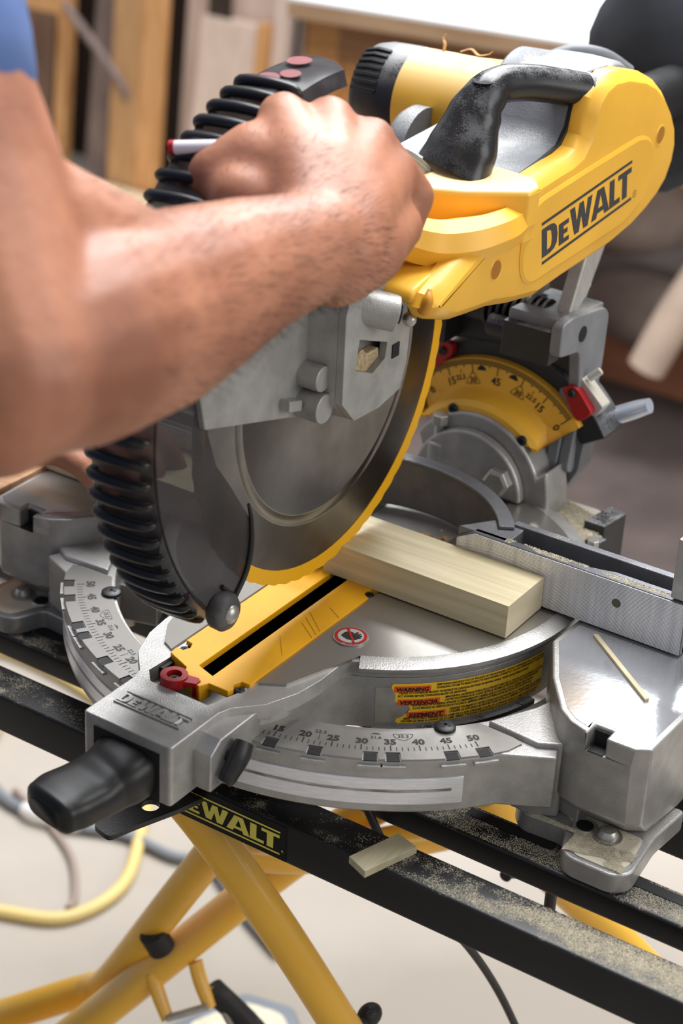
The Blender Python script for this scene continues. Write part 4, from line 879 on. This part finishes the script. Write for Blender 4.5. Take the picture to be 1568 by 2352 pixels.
# ------------------------------------------------------------------ background: bench
bn = thing('workbench', 'long workbench with a white top and orange plywood front', 'workbench', (-900, 1750, -800))
ba = R(7.8); bo = V((-1218, 1685, 0))
def bx_(g, u0_, u1_, v0_, v1_, z0, z1):
    f_ = lambda u, v: (bo.x+u*cos(ba)-v*sin(ba), bo.y+u*sin(ba)+v*cos(ba)); g.prism([f_(u0_, v0_), f_(u1_, v0_), f_(u1_, v1_), f_(u0_, v1_)], 2, z0, z1); return g
bx_(G(), -30, 930, -6, 1000, -53, -47).obj('white_top', mat('white_laminate', (246, 247, 250), .35), bn, smooth=0)
PLY = wood('plywood_orange', (206, 148, 88), (184, 126, 68), (1, 1, 9))
bx_(G(), -30, 930, -6, 1000, -82, -53).obj('edge_band', wood('edge_wood', (182, 150, 118), (164, 130, 98), (1, 1, 9)), bn, smooth=0)
bx_(G(), -10, 910, 20, 46, -150, -82).obj('top_shadow_band', wood('top_shadow_brown', (146, 102, 62), (126, 84, 48), (1, 1, 9)), bn, smooth=0)  # darker brown band painting the shadow under the bench top
bx_(G(), 20, 480, 30, 50, -790, -150).obj('front_panel', PLY, bn, smooth=0)
for u in (0, 850):
    for v in (20, 900): bx_(G(), u, u+60, v, v+60, -800, -82).obj('leg', PLY, bn, smooth=0)
# lumber standing at left
def W(name, a, b): return wood(name, a, b, (8, 8, 1))
Wm = {'brown': W('lumber_brown', (138, 108, 88), (118, 90, 72)), 'mauve': W('lumber_mauve', (150, 130, 122), (126, 108, 102)), 'tan': W('lumber_tan', (206, 160, 112), (184, 138, 90)), 'orange': W('lumber_orange', (230, 176, 120), (208, 150, 92)), 'pink': W('lumber_pink', (236, 212, 196), (220, 194, 178)), 'cream': W('lumber_cream', (246, 226, 190), (234, 210, 172)), 'dark': W('lumber_dark', (66, 50, 42), (48, 36, 30))}
def plank(x0, x1, y, z1, mt, lab_, lean=0, z0=-800, th=30, tw=0):
    g = G(); g.add([(x0, y, z0), (x1, y, z0), (x1, y+th, z0), (x0, y+th, z0), (x0+lean, y+60, z1), (x1+lean, y+60, z1), (x1+lean, y+60+th, z1), (x0+lean, y+60+th, z1)], [(0, 1, 2, 3), (4, 5, 6, 7), (0, 1, 5, 4), (1, 2, 6, 5), (2, 3, 7, 6), (3, 0, 4, 7)])
    return tag(g.obj('lumber_plank', Wm[mt], smooth=0), lab_, 'plank', 'lumber standing behind the worker')
plank(-2700, -2500, 2450, -50, 'brown', 'wide brown board at the far left of the leaning lumber', 20)
plank(-2480, -2445, 2440, 0, 'orange', 'narrow rust brown board beside the dark gap at far left', 10)
plank(-2372, -2300, 2440, 50, 'mauve', 'greyish mauve plank left of the tan planks', 40)
plank(-2285, -2258, 2520, 50, 'brown', 'thin brown strip between the mauve and tan planks', 20)
plank(-2252, -2166, 2380, 50, 'tan', 'tall tan plank in the middle of the leaning lumber', 10)
plank(-2166, -2112, 2384, 60, 'orange', 'tall light orange plank beside the tan one', 10)
plank(-2112, -1836, 2480, 60, 'pink', 'wide pinkish sheet behind the lumber row', 10)
plank(-2030, -1870, 2400, -338, 'pink', 'short beige board in front of the wide pinkish sheet', 6)
plank(-1868, -1842, 2396, -330, 'orange', 'narrow orange strip on the edge of the short beige board', 6)
plank(-1836, -1795, 2440, 60, 'pink', 'slim pinkish plank next to the dark gap near the bench', 10)
plank(-1762, -1700, 2440, 60, 'mauve', 'mauve grey plank beside the bench', 10)
plank(-1704, -1655, 2400, -300, 'cream', 'short cream board end next to the bench', 4)
tag(G().box(-3000, -1620, 2580, 2600, -800, 300).obj('back_board', Wm['dark'], smooth=0), 'dark backing board behind the leaning lumber', 'board')
tag(G().box(-2014, -1950, 2470, 2478, -340, 100).obj('slot_shade_strip', Wm['dark'], smooth=0), 'short dark strip for the shaded slot above the beige board', 'strip')  # dark piece painting the shade of a slot between planks
tag(G().tube([(-2420, 2400, -340), (-2233, 2400, -507), (-2200, 2404, -560)], (12), 10).obj('lumber_strip', Wm['mauve'], smooth=60), 'thin grey strip leaning diagonally across the planks', 'strip')
tag(G().box(-2900, -2390, 2380, 2420, -385, -340).obj('cross_rail', Wm['orange'], smooth=0), 'horizontal brown rail across the top left of the lumber', 'rail')
tag(G().box(-2600, -1900, 2150, 2370, -800, -770).obj('pallet_board', Wm['cream'], smooth=0), 'pale board on the floor at the foot of the lumber', 'board')
# right: brown beam, grey heap, pale pole
tag(G().prism([(-1000, 2130), (300, 2130), (300, 2210), (-1000, 2210)], 2, -800, -690).obj('timber_beam', wood('beam_brown', (196, 136, 104), (174, 118, 88), (2, 2, 2)), smooth=0, bevel=6), 'reddish brown beam on the floor behind the saw at right', 'beam')
STONE = [mat('grey_billet_%d' % i, c, .95, 0, .2, 8, .6, 30) for i, c in enumerate(((172, 156, 148), (120, 106, 102), (204, 186, 174)))]
lb = ['lowest', 'second', 'third', 'fourth', 'fifth', 'sixth', 'seventh', 'topmost']
heap = [(-700, 2150, -640, 130, 'broad brown-grey lump left in the dark heap'), (-470, 2120, -640, 110, 'grey lump in the heap straight above the brown beam'), (-820, 2330, -520, 150, 'largest dark lump at the back of the heap'), (-250, 2150, -620, 120, 'paler lump in the heap beside the pale log'), (-560, 2350, -460, 120, 'flat light grey lump on top of the heap'), (-330, 2420, -430, 130, 'dark lump high in the heap under the dust bag')]
for i, (x, y, z, r_, lb_) in enumerate(heap):
    rr = Matrix.Rotation(random.uniform(-.6, .6), 3, 'Y') @ Matrix.Rotation(random.uniform(-.5, .5), 3, 'Z')
    g = G(); g.ball((x, y, z), (r_*1.0, r_*.8, r_*.5), 14, 9, rr)
    tag(g.obj('firewood_lump', STONE[i % 3], smooth=60), lb_, 'lump', 'lumps in the dark heap')
tag(G().prism([(-1200, 2230), (200, 2230), (200, 2560), (-1200, 2560)], 2, -800, -700).obj('heap_base', STONE[1], smooth=0), 'dark grey mound under the heap of lumps', 'mound')
tag(G().tube([(-540, 1800, -600), (-500, 1830, -480), (-440, 1900, -330)], [34, 36, 40], 16).obj('pale_log', mat('pale_log', (214, 190, 170), .8, 0, .1, 10), smooth=60), 'pale log leaning at the right edge of the view', 'log')
